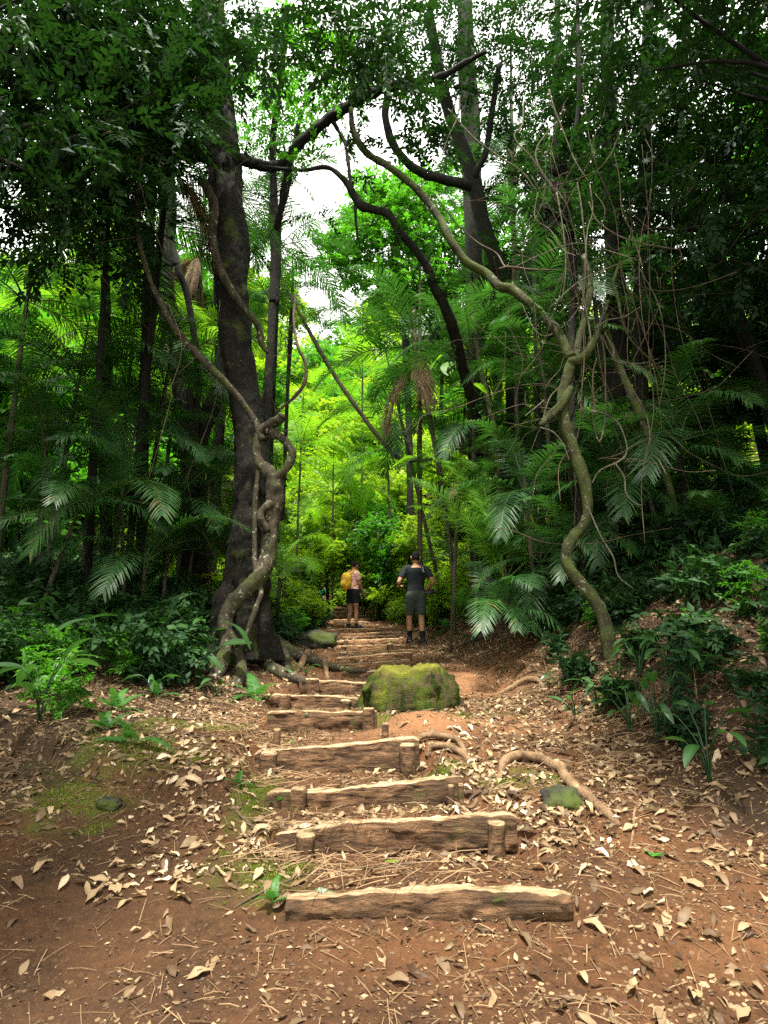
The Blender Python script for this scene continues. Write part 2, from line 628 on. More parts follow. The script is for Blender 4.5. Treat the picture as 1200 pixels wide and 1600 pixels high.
def masks(x, y):
    w = n2(x, y, 2.2, 31) * .35
    moss = blob(x, y, -1.45, 5.35, .45, .35) + blob(x, y, -1.75, 4.65, .5, .25) + blob(x, y, -.56, 3.35, .22, .35) \
        + blob(x, y, -.78, 4.3, .12, .4) + blob(x, y, 1.05, 4.45, .3, .16) + blob(x, y, .42, 4.72, .2, .14) + blob(x, y, -1.9, 4.1, .35, .35) + blob(x, y, .45, 6.3, .8, .25) * .7
    moss = np.clip(moss * 1.25 + w * 1.6 - .25 + .5 * n2(x, y, 7, 33), 0, 1) * (moss > .12)
    clay = blob(x, y, 1.0, 8.3, .7, 1.3) + blob(x, y, .25, 5.75, .6, .45) + blob(x, y, .9, 5.9, .8, .35) * .6 \
        + blob(x, y, -1.0, 10.2, .5, 1.3) * .8 + blob(x, y, -1.7, 17.5, .6, 2.0) * .8 + blob(x, y, 1.5, 3.1, .7, .5) * .25
    clay = np.clip(clay * 1.2 + w * .5 - .1, 0, 1)
    xb = np.interp(y, [-5, 3, 5, 7, 9, 12, 16, 20, 30], [2.2, 1.75, 1.35, 1.2, 1.35, 1.25, 1.0, .1, -.4])
    xa = np.interp(y, [0, 3, 4.6, 5.2, 7, 9, 12, 16, 20, 30], [-2.6, -2.4, -1.5, -1.2, -1.2, -1.4, -1.4, -1.8, -2.3, -3])
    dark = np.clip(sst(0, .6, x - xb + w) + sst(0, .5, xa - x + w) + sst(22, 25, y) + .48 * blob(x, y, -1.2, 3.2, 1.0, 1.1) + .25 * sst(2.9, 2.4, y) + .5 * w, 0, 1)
    leafy = np.clip(.55 + w + .5 * sst(-.2, .5, x) - 1.2 * clay - .8 * blob(x, y, -1.3, 3.4, .7, .8), 0, 1)
    return moss, clay, dark, leafy


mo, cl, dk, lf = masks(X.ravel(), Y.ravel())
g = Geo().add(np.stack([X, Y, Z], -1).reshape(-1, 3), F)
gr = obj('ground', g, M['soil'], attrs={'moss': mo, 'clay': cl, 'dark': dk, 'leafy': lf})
tag(gr, 'reddish brown earth path and forest floor under the trees', 'ground', None, 'structure')

# ------------------------------------------------------------------ leaf templates
def g_arr(f):
    q = Geo()
    f(q)
    return q.arr()


LEAFB = (np.array([[0, 0, 0], [0, .5, -.03], [0, 1, -.16], [-.30, .45, .06], [.30, .45, .06]], float),
         np.array([[0, 4, 2, 1], [0, 1, 2, 3]]), np.zeros((0, 3), np.int64), np.full(5, .5))
LEAF = (np.array([[0, 0, 0], [0, .5, -.02], [0, 1, -.14], [-.22, .42, .05], [.22, .42, .05]], float),
        np.array([[0, 4, 2, 1], [0, 1, 2, 3]]), np.zeros((0, 3), np.int64), np.full(5, .5))


def spray(rng, n=13, L=.55, leaf=.14, ang=55, droop=.12, pairs=False, tm=None):
    q = Geo()
    k = np.arange(n)
    t = (k + 1) / n if not pairs else (k // 2 + 1) / ((n + 1) // 2)
    pos = np.stack([.03 * np.sin(t * 5), t * L, -droop * t * t], -1)
    side = np.where(k % 2 == 0, 1, -1)
    a = R(ang) * (1 - .55 * t) + rng.normal(0, .15, n)
    d = np.stack([side * np.sin(a), np.cos(a), -.18 + rng.normal(0, .18, n)], -1)
    up = np.stack([rng.normal(0, .3, n), rng.normal(0, .3, n), np.ones(n)], -1)
    Fm = frames(d, up) * (leaf * rng.uniform(.75, 1.2, n))[:, None, None]
    scatter(q, tm or LEAF, Fm, pos, rng.uniform(.25, .75, n))
    w = .006
    q.add([[-w, 0, 0], [w, 0, 0], [w * .4, L, -droop], [-w * .4, L, -droop]], [[0, 1, 2, 3]], None, .1)
    return q.arr()


SPR = [spray(rs) for _ in range(4)]
SPB = [spray(rs, 9, .50, .20, 60, .10, False, LEAFB) for _ in range(4)]
PINN = [spray(rs, 18, .6, .13, 68, .2, True) for _ in range(3)]


def cloud(g, cen, rad, cnt, rng, sprs, sc=1.0, flat=.75, out=.8, tint=None):
    """sprays of leaves filling spherical clumps"""
    for (c, r, n) in zip(cen, rad, cnt):
        n = int(n)
        if n < 1:
            continue
        d = rng.normal(0, 1, (n, 3))
        d /= np.linalg.norm(d, axis=1)[:, None]
        rr = r * rng.uniform(0, 1, n) ** .5
        p = np.asarray(c) + d * rr[:, None] * np.array([1, 1, flat])
        ax = d * out + rng.normal(0, .55, (n, 3)) + np.array([0, 0, -.05])
        ax[:, 2] *= .55
        up = np.stack([rng.normal(0, .35, n), rng.normal(0, .35, n), np.ones(n)], -1)
        S = sc * rng.uniform(.7, 1.3, n)
        Fm = frames(ax, up) * S[:, None, None]
        base = rng.uniform(.10, .82) if tint is None else tint + rng.uniform(-.15, .15)
        T = np.clip(base + rng.normal(0, .13, n), 0, 1)
        for k, s in enumerate(sprs):
            m = (np.arange(n) % len(sprs)) == k
            if m.any():
                scatter(g, s, Fm[m], p[m] - Fm[m][:, :, 1] * .2, T[m])


def unit_crown(seed, ncl=16, nsp=36, sc=.5, sprs=SPB[:2] + SPR[:2] + SPB[2:], rad=.44):
    rng = np.random.default_rng(seed)
    cen, tries = [], 0
    while len(cen) < ncl:
        p = rng.normal(0, 1, 3)
        p = p / np.linalg.norm(p) * rng.uniform(.25, 1.0)
        p[2] *= 1.05
        tries += 1
        if tries > 4000 or all(np.linalg.norm(p - q) > .33 for q in cen):
            cen.append(p)
    q = Geo()
    rad = [rad * rng.uniform(.45, 1.2) for _ in cen]
    cloud(q, cen, rad, [nsp * (r / .4) ** 2 for r in rad], rng, sprs, sc)
    b = Geo()
    for c in cen:
        m = c * .5 + np.array([0, 0, -.25]) + rng.normal(0, .06, 3)
        tube(b, [[0, 0, -.75 + .3 * rng.uniform()], m, c * .95], [.016, .009, .003], 5, 4, T=.3)
    return q, b, np.array(cen)


CR = {}
for k, (sd, ncl, nsp, sc) in enumerate([(1, 18, 62, .46), (2, 20, 56, .46), (3, 17, 66, .46), (4, 19, 58, .46)]):
    q, b, _ = unit_crown(sd, ncl, nsp, sc)
    for mk in ('leaf_dark', 'leaf_mid', 'leaf_bright'):
        CR[(mk, k)] = q.mesh('crown', M[mk], False)
    CR[('b', k)] = b.mesh('branches', M['bark_black'], True)
BIG = {}
for k, sd in enumerate((5, 6)):
    q, b, _ = unit_crown(sd, 26, 62, .30, SPR, .34)
    for mk in ('leaf_dark', 'leaf_mid'):
        BIG[(mk, k)] = q.mesh('crown', M[mk], False)
    BIG[('b', k)] = b.mesh('branches', M['bark_black'], True)
TRK = []
for k in range(3):
    q = Geo()
    a, b2 = rs.normal(0, .5, 2), rs.normal(0, .5, 2)
    tube(q, [[0, 0, 0], [a[0], a[1], .33], [b2[0], b2[1], .66], [0, 0, 1]], [1.25, .95, .8, .55], 9, 8, bump=.12, bf=2.0, seed=k)
    TRK.append(q)


def trunk_mesh(k, mat):
    return TRK[k].mesh('trunk', mat)


TM = {(k, m): trunk_mesh(k, M[m]) for k in range(3) for m in ('bark_black', 'bark_pale')}


def crown_tree(name, c, r, mk, label, cat='tree', group=None, tr=.07, bark='bark_black', big=False, k=None, base=None):
    """tree with a shared crown of radius r centred at c"""
    if base is None:
        bx, by = c[0] + rs.normal(0, .3), c[1] + rs.normal(0, .3)
    else:
        bx, by = base
    bz = Hp(bx, by) - .05
    t = thing(name, (bx, by, bz), label, cat, group)
    if k is None:
        k = int(rs.integers(0, 2 if big else 4))
    tab = BIG if big else CR
    rot = (0, 0, rs.uniform(0, 6.28))
    rel = np.array(c) - np.array([bx, by, bz])
    top = rel - np.array([0, 0, r * .55])
    if top[2] > .3:
        tt = inst('trunk', TM[(int(rs.integers(0, 3)), bark)], t, (0, 0, 0))
        L = np.linalg.norm(top)
        q = Vector((0, 0, 1)).rotation_difference(Vector(top)).to_euler()
        tt.rotation_euler = q
        tt.scale = (tr, tr, L)
    s = (r, r, r * rs.uniform(.85, 1.15))
    if c[1] < 15:
        inst('branches', tab[('b', k)], t, rel, rot, s)
    inst('crown', tab[(mk, k)], t, rel, rot, s)
    return t


# ------------------------------------------------------------------ palm fronds and ferns
def frond(L=2.2, e0=50, droop=70, n=50, ll=.5, lw=.030, ang=48, hang=.55, seed=0, prof=None, rach=.012, flat=0.0):
    """pinnate frond starting at the origin, growing along +Y, rising by e0 degrees"""
    rng = np.random.default_rng(seed)
    q = Geo()
    ts = np.linspace(0, 1, 26)
    el = R(e0) - R(droop) * ts ** 1.35
    P = np.zeros((26, 3))
    bend = rng.normal(0, .12)
    for k in range(1, 26):
        P[k] = P[k - 1] + L / 25 * np.array([math.sin(bend * ts[k] ** 2) * math.cos(el[k]), math.cos(el[k]), math.sin(el[k])])
    tube(q, P[::3], rach * (1 - .8 * ts[::3]), 5, 3, T=.75)
    tn = np.gradient(P, axis=0)
    tn /= np.linalg.norm(tn, axis=1)[:, None]
    for sgn in (1, -1):
        t = np.linspace(.14, .995, n) + rng.normal(0, .002, n)
        p = np.stack([np.interp(t, ts, P[:, a]) for a in range(3)], -1)
        d = np.stack([np.interp(t, ts, tn[:, a]) for a in range(3)], -1)
        side = np.cross(d, np.array([0, 0, 1.0])) * sgn
        side /= np.linalg.norm(side, axis=1)[:, None] + 1e-6
        nrm = np.cross(side, d) * sgn
        ln = ll * (np.sin(PI * (.2 + .72 * t)) ** .8 if prof is None else prof(t)) * rng.uniform(.88, 1.08, n)
        a = R(ang) * (1.15 - .5 * t)
        dr = side * np.sin(a)[:, None] + d * np.cos(a)[:, None] + nrm * (.22 - flat) + rng.normal(0, .05, (n, 3))
        dr /= np.linalg.norm(dr, axis=1)[:, None]
        h = hang * rng.uniform(.7, 1.3, n)
        wv = np.cross(dr, nrm)
        wv /= np.linalg.norm(wv, axis=1)[:, None] + 1e-6
        m1 = p + dr * (ln * .45)[:, None] - np.array([0, 0, 1.0]) * (ln * .10 * h)[:, None]
        m2 = p + dr * (ln * .9)[:, None] - np.array([0, 0, 1.0]) * (ln * .45 * h)[:, None]
        w0 = wv * lw * .35
        w1 = wv * lw * .5
        w2 = wv * lw * .08
        Vv = np.stack([p - w0, p + w0, m1 - w1, m1 + w1, m2 - w2, m2 + w2], 1).reshape(-1, 3)
        b = (np.arange(n) * 6)[:, None, None]
        Fq = (np.array([[0, 1, 3, 2], [2, 3, 5, 4]])[None] + b).reshape(-1, 4)
        q.add(Vv, Fq, None, np.repeat(np.clip(rng.normal(.45, .16, n), 0, 1), 6))
    return q


FR_SPEC = [(78, 95), (62, 95), (48, 85), (32, 85), (15, 75), (-5, 65), (55, 60), (78, 48), (62, 52), (46, 50)]
FRQ = [frond(2.2, e, d, 50, .56, .023, ang=56, hang=.75, seed=40 + k) for k, (e, d) in enumerate(FR_SPEC)]
FR = {mk: [q.mesh('frond', M[mk], False) for q in FRQ] for mk in ('palm', 'palm_bright')}
q_dead = [frond(1.9, -35, 50, 40, .5, .022, ang=30, hang=1.9, seed=60), frond(1.7, -55, 32, 40, .55, .022, ang=26, hang=1.7, seed=61)]
FR['palm_dead'] = [q.mesh('frond', M['palm_dead'], False) for q in q_dead]
PTR = Geo()
tube(PTR, [[0, 0, 0], [.15, 0, .3], [.1, .1, .7], [0, 0, 1]], [1.15, 1, .95, .9], 10, 14, bump=.06, bf=3)
PTM = {m: PTR.mesh('trunk', M[m]) for m in ('bark_pale', 'bark_black')}


def palm(c, L, label, n=11, mk='palm', els=None, az=None, dead=0, tr=.07, bark='bark_pale', base=None, group=None, name='palm_tree', drop=True):
    c = np.asarray(c, float)
    tr *= .62
    if base is None:
        base = (c[0] + rs.normal(0, .15), c[1] + rs.normal(0, .15))
    bz = Hp(*base) - .04
    t = thing(name, (base[0], base[1], bz), label, 'palm', group)
    rel = c - np.array([base[0], base[1], bz])
    if rel[2] > .25:
        tt = inst('trunk', PTM[bark], t)
        tt.rotation_euler = Vector((0, 0, 1)).rotation_difference(Vector(rel)).to_euler()
        tt.scale = (tr, tr, float(np.linalg.norm(rel)) + .05)
    for k in range(n):
        a = (az[k] if az is not None else k * 2.399 + rs.normal(0, .25))
        e = (els[k] if els is not None else int(min(5, k * 6 / n + rs.uniform(0, 1.2))))
        inst('frond', FR[mk][e], t, rel + np.array([-math.sin(a), math.cos(a), 0]) * tr * .5, (rs.normal(0, .08), rs.normal(0, .12), a), L / 2.2 * rs.uniform(.85, 1.12))
    for k in range(dead):
        inst('dead_frond', FR['palm_dead'][k % 2], t, rel - np.array([0, 0, .05]), (0, rs.normal(0, .1), rs.uniform(0, 6.28)), L / 2.2 * rs.uniform(.8, 1.0))
    return t


# ------------------------------------------------------------------ timber steps
ORD = ['lowest', 'second lowest', 'third lowest', 'fourth lowest', 'fifth lowest', 'sixth lowest', 'seventh lowest', 'eighth lowest', 'ninth lowest',
       'tenth lowest', 'eleventh lowest', 'twelfth lowest', 'thirteenth lowest', 'fourteenth lowest', 'fifteenth lowest', 'sixteenth lowest',
       'fifth highest', 'fourth highest', 'third highest', 'second highest', 'topmost', 'topmost']
# label, face height m, thickness m, stakes: (fraction along, radius, height above the log top, in front 1 / behind -1)
SPEC = {
    0: ('lowest timber step, widest in view, with a pale bare top edge', .08, .10, []),
    1: ('second timber step from the bottom, held by two stakes with cut tops', .14, .10, [(.125, .050, -.01, 1), (.905, .048, -.02, 1)]),
    2: ('third timber step from the bottom, with a thick stake near one end only', .15, .10, [(.16, .050, .035, 1), (.93, .022, -.03, 1), (.985, .016, -.03, 1)]),
    3: ('tall plank step with a broad muddy face, below the orange earth mound', .25, .08, [(.10, .062, -.012, 1), (.93, .058, -.03, 1), (.115, .030, .13, -1), (.80, .028, .11, -1)]),
    4: ('dark split log step just above the fern, with a square stake by the stump', .15, .09, [(.93, .055, .03, 1)]),
    5: ('timber step of a dark log with two stakes beside the stump', .15, .08, [(.16, .06, .0, 1), (.86, .06, -.02, 1)]),
    6: ('orange brown timber step with a root crossing over it by the stump', .16, .08, [(.19, .065, .01, 1)]),
    7: ('short dark timber step half hidden behind the mossy stump', .13, .08, []),
    8: ('rounded timber step just behind the mossy stump, its ends poking out', .10, .10, []),
    9: ('timber step with a round stake end at its outer corner, behind the stump', .13, .09, [(.97, .065, .0, 1), (.0, .06, -.06, 1)]),
    10: ('thin timber step under the two tall plank steps', .09, .08, [(.08, .05, -.01, 1)]),
    11: ('plank step with a yellow leaf stuck to its face', .14, .07, [(.10, .05, -.01, 1), (.78, .055, .01, 1)]),
    12: ('tall grey brown plank step above the one with the yellow leaf', .13, .07, [(.14, .05, .0, 1), (.93, .05, .015, 1)]),
    13: ('narrow split timber step two below the standing hiker', .08, .08, []),
    14: ('uneven timber step just below the one under the standing hiker', .09, .08, [(.9, .04, -.01, 1)]),
    15: ('wide dark timber step right below the boots of the pink shirt hiker', .12, .09, []),
    16: ('timber step level with the boots of the pink shirt hiker', .11, .08, [(.05, .05, .02, 1)]),
    17: ('timber step just behind the hiker in the pink shirt', .12, .08, []),
    18: ('grey timber step behind the knees of the pink shirt hiker', .13, .08, []),
    19: ('far grey timber step beside the bare orange earth patch', .12, .08, []),
    20: ('far timber step just below the topmost one', .12, .08, []),
    21: ('topmost timber step, below the far hiker in green', .12, .08, []),
}


def timber(i):
    a, b = SL[i].copy(), SR[i].copy()
    lab, hf, th, stakes = SPEC[i]
    if i >= 7:
        hf = max(hf, .95 * (SZ[i] - SZ[i - 1]))
    t = thing('timber_step', ((a[0] + b[0]) / 2, a[1], (a[2] + b[2]) / 2 - hf), lab, 'step', 'timber steps up the path')
    q = Geo()
    n = 110 if i < 8 else 40
    u = np.linspace(0, 1, n)
    ax = a[None] * (1 - u[:, None]) + b[None] * u[:, None]
    wob = .010 * fbm(np.stack([u * 3 + i * 7, u * 0, u * 0], -1), 3, i)
    wob2 = .016 * fbm(np.stack([u * 3 + i * 5, u * 0 + 4, u * 0], -1), 3, i + 50)
    m = 40
    sec = []
    for k in range(m):        # rounded rectangle section, y along the depth, z along the height
        w = 2 * PI * k / m
        cx, sx = math.cos(w), math.sin(w)
        sec.append((math.copysign(abs(cx) ** .68, cx) * th / 2, math.copysign(abs(sx) ** .62, sx) * (hf / 2 + .03)))
    sec = np.array(sec)
    Vv, T = [], []
    for k in range(n):
        e = min(u[k], 1 - u[k])
        f = .86 + .14 * min(1, e / .03)
        tz = wob[k]
        for (sy, sz) in sec:
            p = np.array([ax[k][0], ax[k][1] + th / 2 + wob2[k] + sy * f, ax[k][2] - hf / 2 - .03 + sz * f + tz * (.35 + .65 * (sz > 0))])
            Vv.append(p)
            T.append(1.0 if (sz > (hf / 2 + .03) * .90 and abs(sy) < th * .49) else 0.0)
    Vv = np.array(Vv)
    Vv += .012 * fbm(Vv * np.array([4, 14, 14]), 3, 70 + i)[:, None] * np.array([.3, 1, .8]) + .009 * fbm(Vv * np.array([14, 50, 50]), 3, 170 + i)[:, None] * np.array([.2, 1, .8])
    Fq = []
    for k in range(n - 1):
        for s in range(m):
            s2 = (s + 1) % m
            Fq.append((k * m + s, (k + 1) * m + s, (k + 1) * m + s2, k * m + s2))
    F3 = []
    c0, c1 = len(Vv), len(Vv) + 1
    for s in range(m):
        s2 = (s + 1) % m
        F3.append((c0, s, s2))
        F3.append((c1, (n - 1) * m + s2, (n - 1) * m + s))
    Vv = np.vstack([Vv, Vv[:m].mean(0), Vv[(n - 1) * m:n * m].mean(0)])
    q.add(Vv, Fq, F3, np.array(T + [.4, .4]))
    obj('log', q, M['log'] if i < 8 else M['log_lightened'], t)
    for (f, r, up, side) in stakes:
        p = a * (1 - f) + b * f
        y = p[1] - r * .85 if side > 0 else p[1] + th + r * 1.5
        k = int(round(f * (n - 1)))
        y += wob2[min(max(k, 0), n - 1)] - (.004 if side > 0 else 0)
        top = p[2] + up
        s = Geo()
        zz = np.array([-.12, 0, .4, .8, .93, 1.0, 1.0])
        ht = top - (p[2] - hf - .05)
        lean = rs.normal(0, .012, 2)
        P = np.array([[p[0] + lean[0] * z, y + lean[1] * z, p[2] - hf - .05 + ht * z] for z in zz[:6]])
        tube(s, P, [r * .95, r, r * 1.02, r, r * .97, r * .82], 14, 3, bump=.10, bf=18, T=.10, seed=i * 9 + int(f * 10), cap=True)
        V = s.V[-1]
        s.T[-1][V[:, 2] > top - .012] = 1.0
        obj('stake', s, M['log'], t)
    return t


for i in range(len(STEPS)):
    timber(i)

# ------------------------------------------------------------------ mossy stump
st_c = np.array([W(643, 1108, 6.45)[0], 6.85, 0])
st_c[2] = Hp(st_c[0], st_c[1]) - .03
zt = W(640, 1040, 6.9)[2]
hst = zt - st_c[2] - .02
q = Geo()
nn, mm = 44, 96
th = np.arange(mm) / mm * 2 * PI
V, T = [], []
flute = 1 + .075 * np.sin(th * 5 + .8) + .045 * np.sin(th * 11 + 2) + .02 * np.sin(th * 23)
rimh = .98 + .028 * np.sin(th * 1 + 1.0) + .03 * np.sin(th * 5 + 2.2)
for k in range(nn):
    s = k / (nn - 1)
    if s < .68:
        w = s / .68
        rad = .53 - .13 * w - .07 * w ** 5.0
        z = hst * (w - .06 * np.sin(PI * w)) * (1 + (rimh - 1) * w)
        fl = 1 + (flute - 1) * (1.25 - .7 * w)
        V.append(np.stack([np.cos(th) * rad * fl * 1.0, np.sin(th) * rad * fl * .82, z], -1))
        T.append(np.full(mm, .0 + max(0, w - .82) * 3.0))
    else:
        w = (s - .68) / .32
        rad = .33 * (1 - w) ** .9
        z = hst * rimh * (1 - w) + hst * (.97) * w - .012 * math.sin(PI * min(1, w * 1.4)) * 1
        z = z + .012 * math.sin(w * 6)
        V.append(np.stack([np.cos(th) * rad * (1 + (flute - 1) * .5 * (1 - w)), np.sin(th) * rad * .82 * (1 + (flute - 1) * .5 * (1 - w)), z], -1))
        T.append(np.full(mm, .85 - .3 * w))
V = np.array(V)
nrm = V / (np.linalg.norm(V, axis=-1)[..., None] + 1e-6)
V = V + nrm * (.11 * (.35 - np.abs(fbm(V * 2.9, 2, 5))) + .03 * fbm(V * 6, 3, 15) + .016 * fbm(V * 17, 3, 6))[..., None]
V = V.reshape(-1, 3) + st_c
i, j = np.meshgrid(np.arange(nn - 1), np.arange(mm), indexing='ij')
Fq = np.stack([i * mm + j, i * mm + (j + 1) % mm, (i + 1) * mm + (j + 1) % mm, (i + 1) * mm + j], -1).reshape(-1, 4)
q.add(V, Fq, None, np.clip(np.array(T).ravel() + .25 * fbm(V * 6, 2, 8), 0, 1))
stump = thing('tree_stump', st_c, 'large old stump wrapped in green moss, standing right beside the steps', 'stump')
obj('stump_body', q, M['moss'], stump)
q = Geo()
sel = rs.integers(0, len(V), 9000)
sel = sel[fbm(V[sel] * 5, 2, 44) > .08][:3400]
NS = len(sel)
P = V[sel] + rs.normal(0, .005, (NS, 3))
d = (V - st_c)[sel] * np.array([1, 1, .6]) + rs.normal(0, .35, (NS, 3))
scatter(q, LEAF, frames(d, rs.normal(0, 1, (NS, 3))) * rs.uniform(.005, .014, NS)[:, None, None], P, np.clip(rs.normal(.35, .2, NS), 0, 1))
tag(obj('moss', q, M['moss_blade'], stump), kind='stuff')

# ------------------------------------------------------------------ boulder beside the upper steps
def rock(name, c, sx, sy, sz, label, mat, seed):
    q = Geo()
    nn, mm = 22, 36
    a, b = np.meshgrid(np.linspace(0, PI, nn), np.arange(mm) / mm * 2 * PI, indexing='ij')
    V = np.stack([np.sin(a) * np.cos(b), np.sin(a) * np.sin(b), np.cos(a)], -1)
    V = V * (1 + .30 * fbm(V * 1.6 + seed, 3, seed) + .10 * fbm(V * 6, 3, seed))[..., None]
    V = (V * np.array([sx, sy, sz])).reshape(-1, 3) + np.asarray(c)
    i, j = np.meshgrid(np.arange(nn - 1), np.arange(mm), indexing='ij')
    q.add(V, np.stack([i * mm + j, (i + 1) * mm + j, (i + 1) * mm + (j + 1) % mm, i * mm + (j + 1) % mm], -1).reshape(-1, 4))
    o = obj(name, q, mat, at=c)
    return tag(o, label, 'rock')


p = W(500, 985, 12.2)
rock('boulder', (p[0] - .10, p[1], Hp(p[0], p[1]) + .0), .46, .5, .24, 'dark boulder with a mossy top, left of the upper timber steps', M['rock'], 3)
p = G(885, 1262)
rock('stone', (p[0], p[1] + .1, p[2] + .01), .12, .13, .10, 'small dark stone under the crooked exposed root on the trail', M['rock'], 5)
p = G(480, 1128)
rock('stone', (p[0], p[1], p[2] + .01), .05, .05, .035, 'small pale pebble in front of the dark split log step', M['bark_pale'], 6)
p = G(170, 1262)
rock('stone', (p[0], p[1], p[2] + .01), .07, .06, .04, 'flat grey stone on the moss at the edge of the bare slope', M['rock'], 7)

def twigs_along(q, P, rng, n, L=.35, r=.004, leaves=None, every=2):
    for k in range(n):
        i = int(rng.integers(1, len(P) - 1))
        a = P[i] * (1 - .5) + P[i + (1 if i + 1 < len(P) else 0)] * .5
        d = rng.normal(0, 1, 3)
        d[2] = abs(d[2]) * rng.choice([1, -1, -.6])
        d = d / np.linalg.norm(d) * L * rng.uniform(.4, 1.3)
        b = a + d * .5 + rng.normal(0, .05, 3)
        c = a + d + rng.normal(0, .08, 3)
        tube(q, [P[i] * .5 + a * .5, b, c], [r * 1.6, r, r * .5], 5, 4, T=.3)
        e = b + rng.normal(0, .16, 3)
        tube(q, [b, (b + e) / 2 + rng.normal(0, .03, 3), e], [r * .8, r * .6, r * .3], 4, 3, T=.3)
        if leaves is not None and k % every == 0:
            cloud(leaves, [c, e], [.10, .08], [3, 2], rng, SPS0, 1.0, .8)


SPS0 = [spray(np.random.default_rng(4 + k), 9, .22, .08, 58, .03) for k in range(2)]


# ------------------------------------------------------------------ the big strangled tree on the left
D1 = 8.7
base1 = G(383, 1022)
tree1 = thing('rainforest_tree', base1, 'big dark trunk wrapped by twisted vines, with buttress roots, left of the steps', 'tree')
q = Geo()
tr = [(388, 1040, D1 - .05, 93.8), (384, 985, D1, 79.1), (383, 930, D1, 69.9), (388, 870, D1, 64.4), (392, 800, D1, 58.0), (394, 740, D1, 52.4), (388, 660, D1, 49.7), (380, 600, D1, 48.8), (368, 530, D1, 49.7), (362, 450, D1, 51.5),
      (361, 390, D1, 55.2), (353, 320, D1, 53.4), (350, 250, D1, 53.4), (342, 200, D1, 53.4), (335, 140, D1 - .1, 51.5), (328, 60, D1 - .3, 49.7), (320, -60, D1 - .6, 46.0), (310, -220, D1 - 1.0, 36.8)]


def lob(s, th):
    k = np.clip(1 - s / .16, 0, 1)
    return 1 + k * (.13 * np.sin(th * 3 + .4) + .10 * np.sin(th * 5 + 1.7)) + .03 * np.sin(th * 4 + s * 9)


pxtube(q, tr, 90, 26, bump=.10, bf=5, lobes=lob, seed=4)
obj('trunk', q, M['bark'], tree1)
q = Geo()   # knotted lump on the near side of the trunk foot
pxtube(q, [(358, 905, 8.4, 10), (352, 935, 8.35, 34), (345, 965, 8.3, 36), (343, 1000, 8.25, 34), (340, 1035, 8.2, 50)], 14, 6, bump=.25, bf=5, seed=8)
obj('buttress', q, M['bark'], tree1)
for pts, wd in [([(395, 1012), (425, 1012), (462, 1030), (500, 1042), (540, 1050), (583, 1060)], (34, 26, 20, 13, 9, 5)),
                ([(392, 1000), (420, 1008), (440, 1022), (446, 1042), (452, 1062)], (30, 26, 21, 17, 10)),
                ([(398, 1030), (420, 1048), (445, 1062), (470, 1076), (478, 1084)], (26, 20, 19, 14, 8)),
                ([(372, 1030), (340, 1045), (300, 1056), (250, 1066), (200, 1074)], (26, 22, 17, 12, 6)),
                ([(478, 1036), (466, 1050), (452, 1062)], (11, 9, 6)),
                ([(505, 1044), (510, 1052), (512, 1060)], (8, 8, 6))]:
    q = Geo()
    P, r = [], []
    for k, ((x, y), w) in enumerate(zip(pts, wd)):
        p = G(x, y)
        rr = w / 2 * depth(p) / FPX
        P.append(p + np.array([0, 0, rr * (.75 if k < len(pts) - 1 else -.3)]))
        r.append(rr)
    P[0] = P[0] + np.array([0, .15, .12])
    tube(q, P, r, 12, 6, bump=.16, bf=9, seed=len(pts))
    obj('root', q, M['bark_root'] if pts[0][0] in (478, 505) else M['bark_liana'], tree1)
for pts in [[(338, 232, D1, 40), (300, 236, D1 - .2, 34), (262, 228, D1 - .5, 32), (215, 236, D1 - .8, 26), (160, 226, D1 - 1.1, 20), (90, 190, D1 - 1.4, 14)],
            [(370, 246, D1, 18), (400, 256, D1 - .1, 16), (432, 260, D1 - .2, 15), (452, 246, D1 - .3, 15), (470, 222, D1 - .4, 16), (505, 192, D1 - .5, 17), (548, 163, D1 - .6, 16), (600, 138, D1 - .8, 14), (680, 122, D1 - 1.0, 11), (760, 80, D1 - 1.2, 7)],
            [(456, 240, D1 - .3, 8), (446, 280, D1 - .2, 9), (438, 330, D1, 9), (432, 360, D1 + .2, 8)],
            [(520, 190, D1 - .5, 7), (538, 222, D1 - .5, 6), (545, 262, D1 - .5, 6), (549, 300, D1 - .5, 5)]]:
    q = Geo()
    P = pxtube(q, pts, 16, 10, bump=.18, bf=6, seed=3)
    lq = Geo()
    twigs_along(q, P, np.random.default_rng(len(pts) + 50), 14 if len(pts) > 5 else 6, .5, .006, lq)
    b = obj('limb', q, M['bark_black'], tree1)
    obj('foliage', lq, M['leaf_dark'], tree1, False)
q = Geo()
rng = np.random.default_rng(101)
cl = [(150, 130, 7.2, 120, 60), (235, 160, 7.6, 100, 60), (60, 110, 6.8, 130, 50), (190, 60, 7.0, 120, 70), (300, 60, 7.4, 100, 60), (110, 230, 7.2, 100, 45), (40, 260, 6.8, 110, 40), (400, 40, 7.8, 110, 55),
      (230, 250, 8.0, 80, 30), (30, 20, 6.4, 150, 60), (160, 320, 7.6, 70, 26), (60, 370, 7.2, 80, 26), (500, 20, 6.8, 110, 34), (430, 90, 7.2, 70, 18), (600, 60, 6.6, 100, 28),
      (290, 150, 8.6, 60, 26), (120, 20, 6.2, 120, 40), (560, 100, 8.4, 60, 18), (200, 420, 8.2, 45, 10)]
for (x, y, D, r, n) in cl:
    c = W(x, y, D)
    cloud(q, [c], [r * depth(c) / FPX], [n * (2.5 if x < 320 else 1.8)], rng, SPR, .85, .8)
obj('crown', q, M['leaf_dark'], tree1, False)

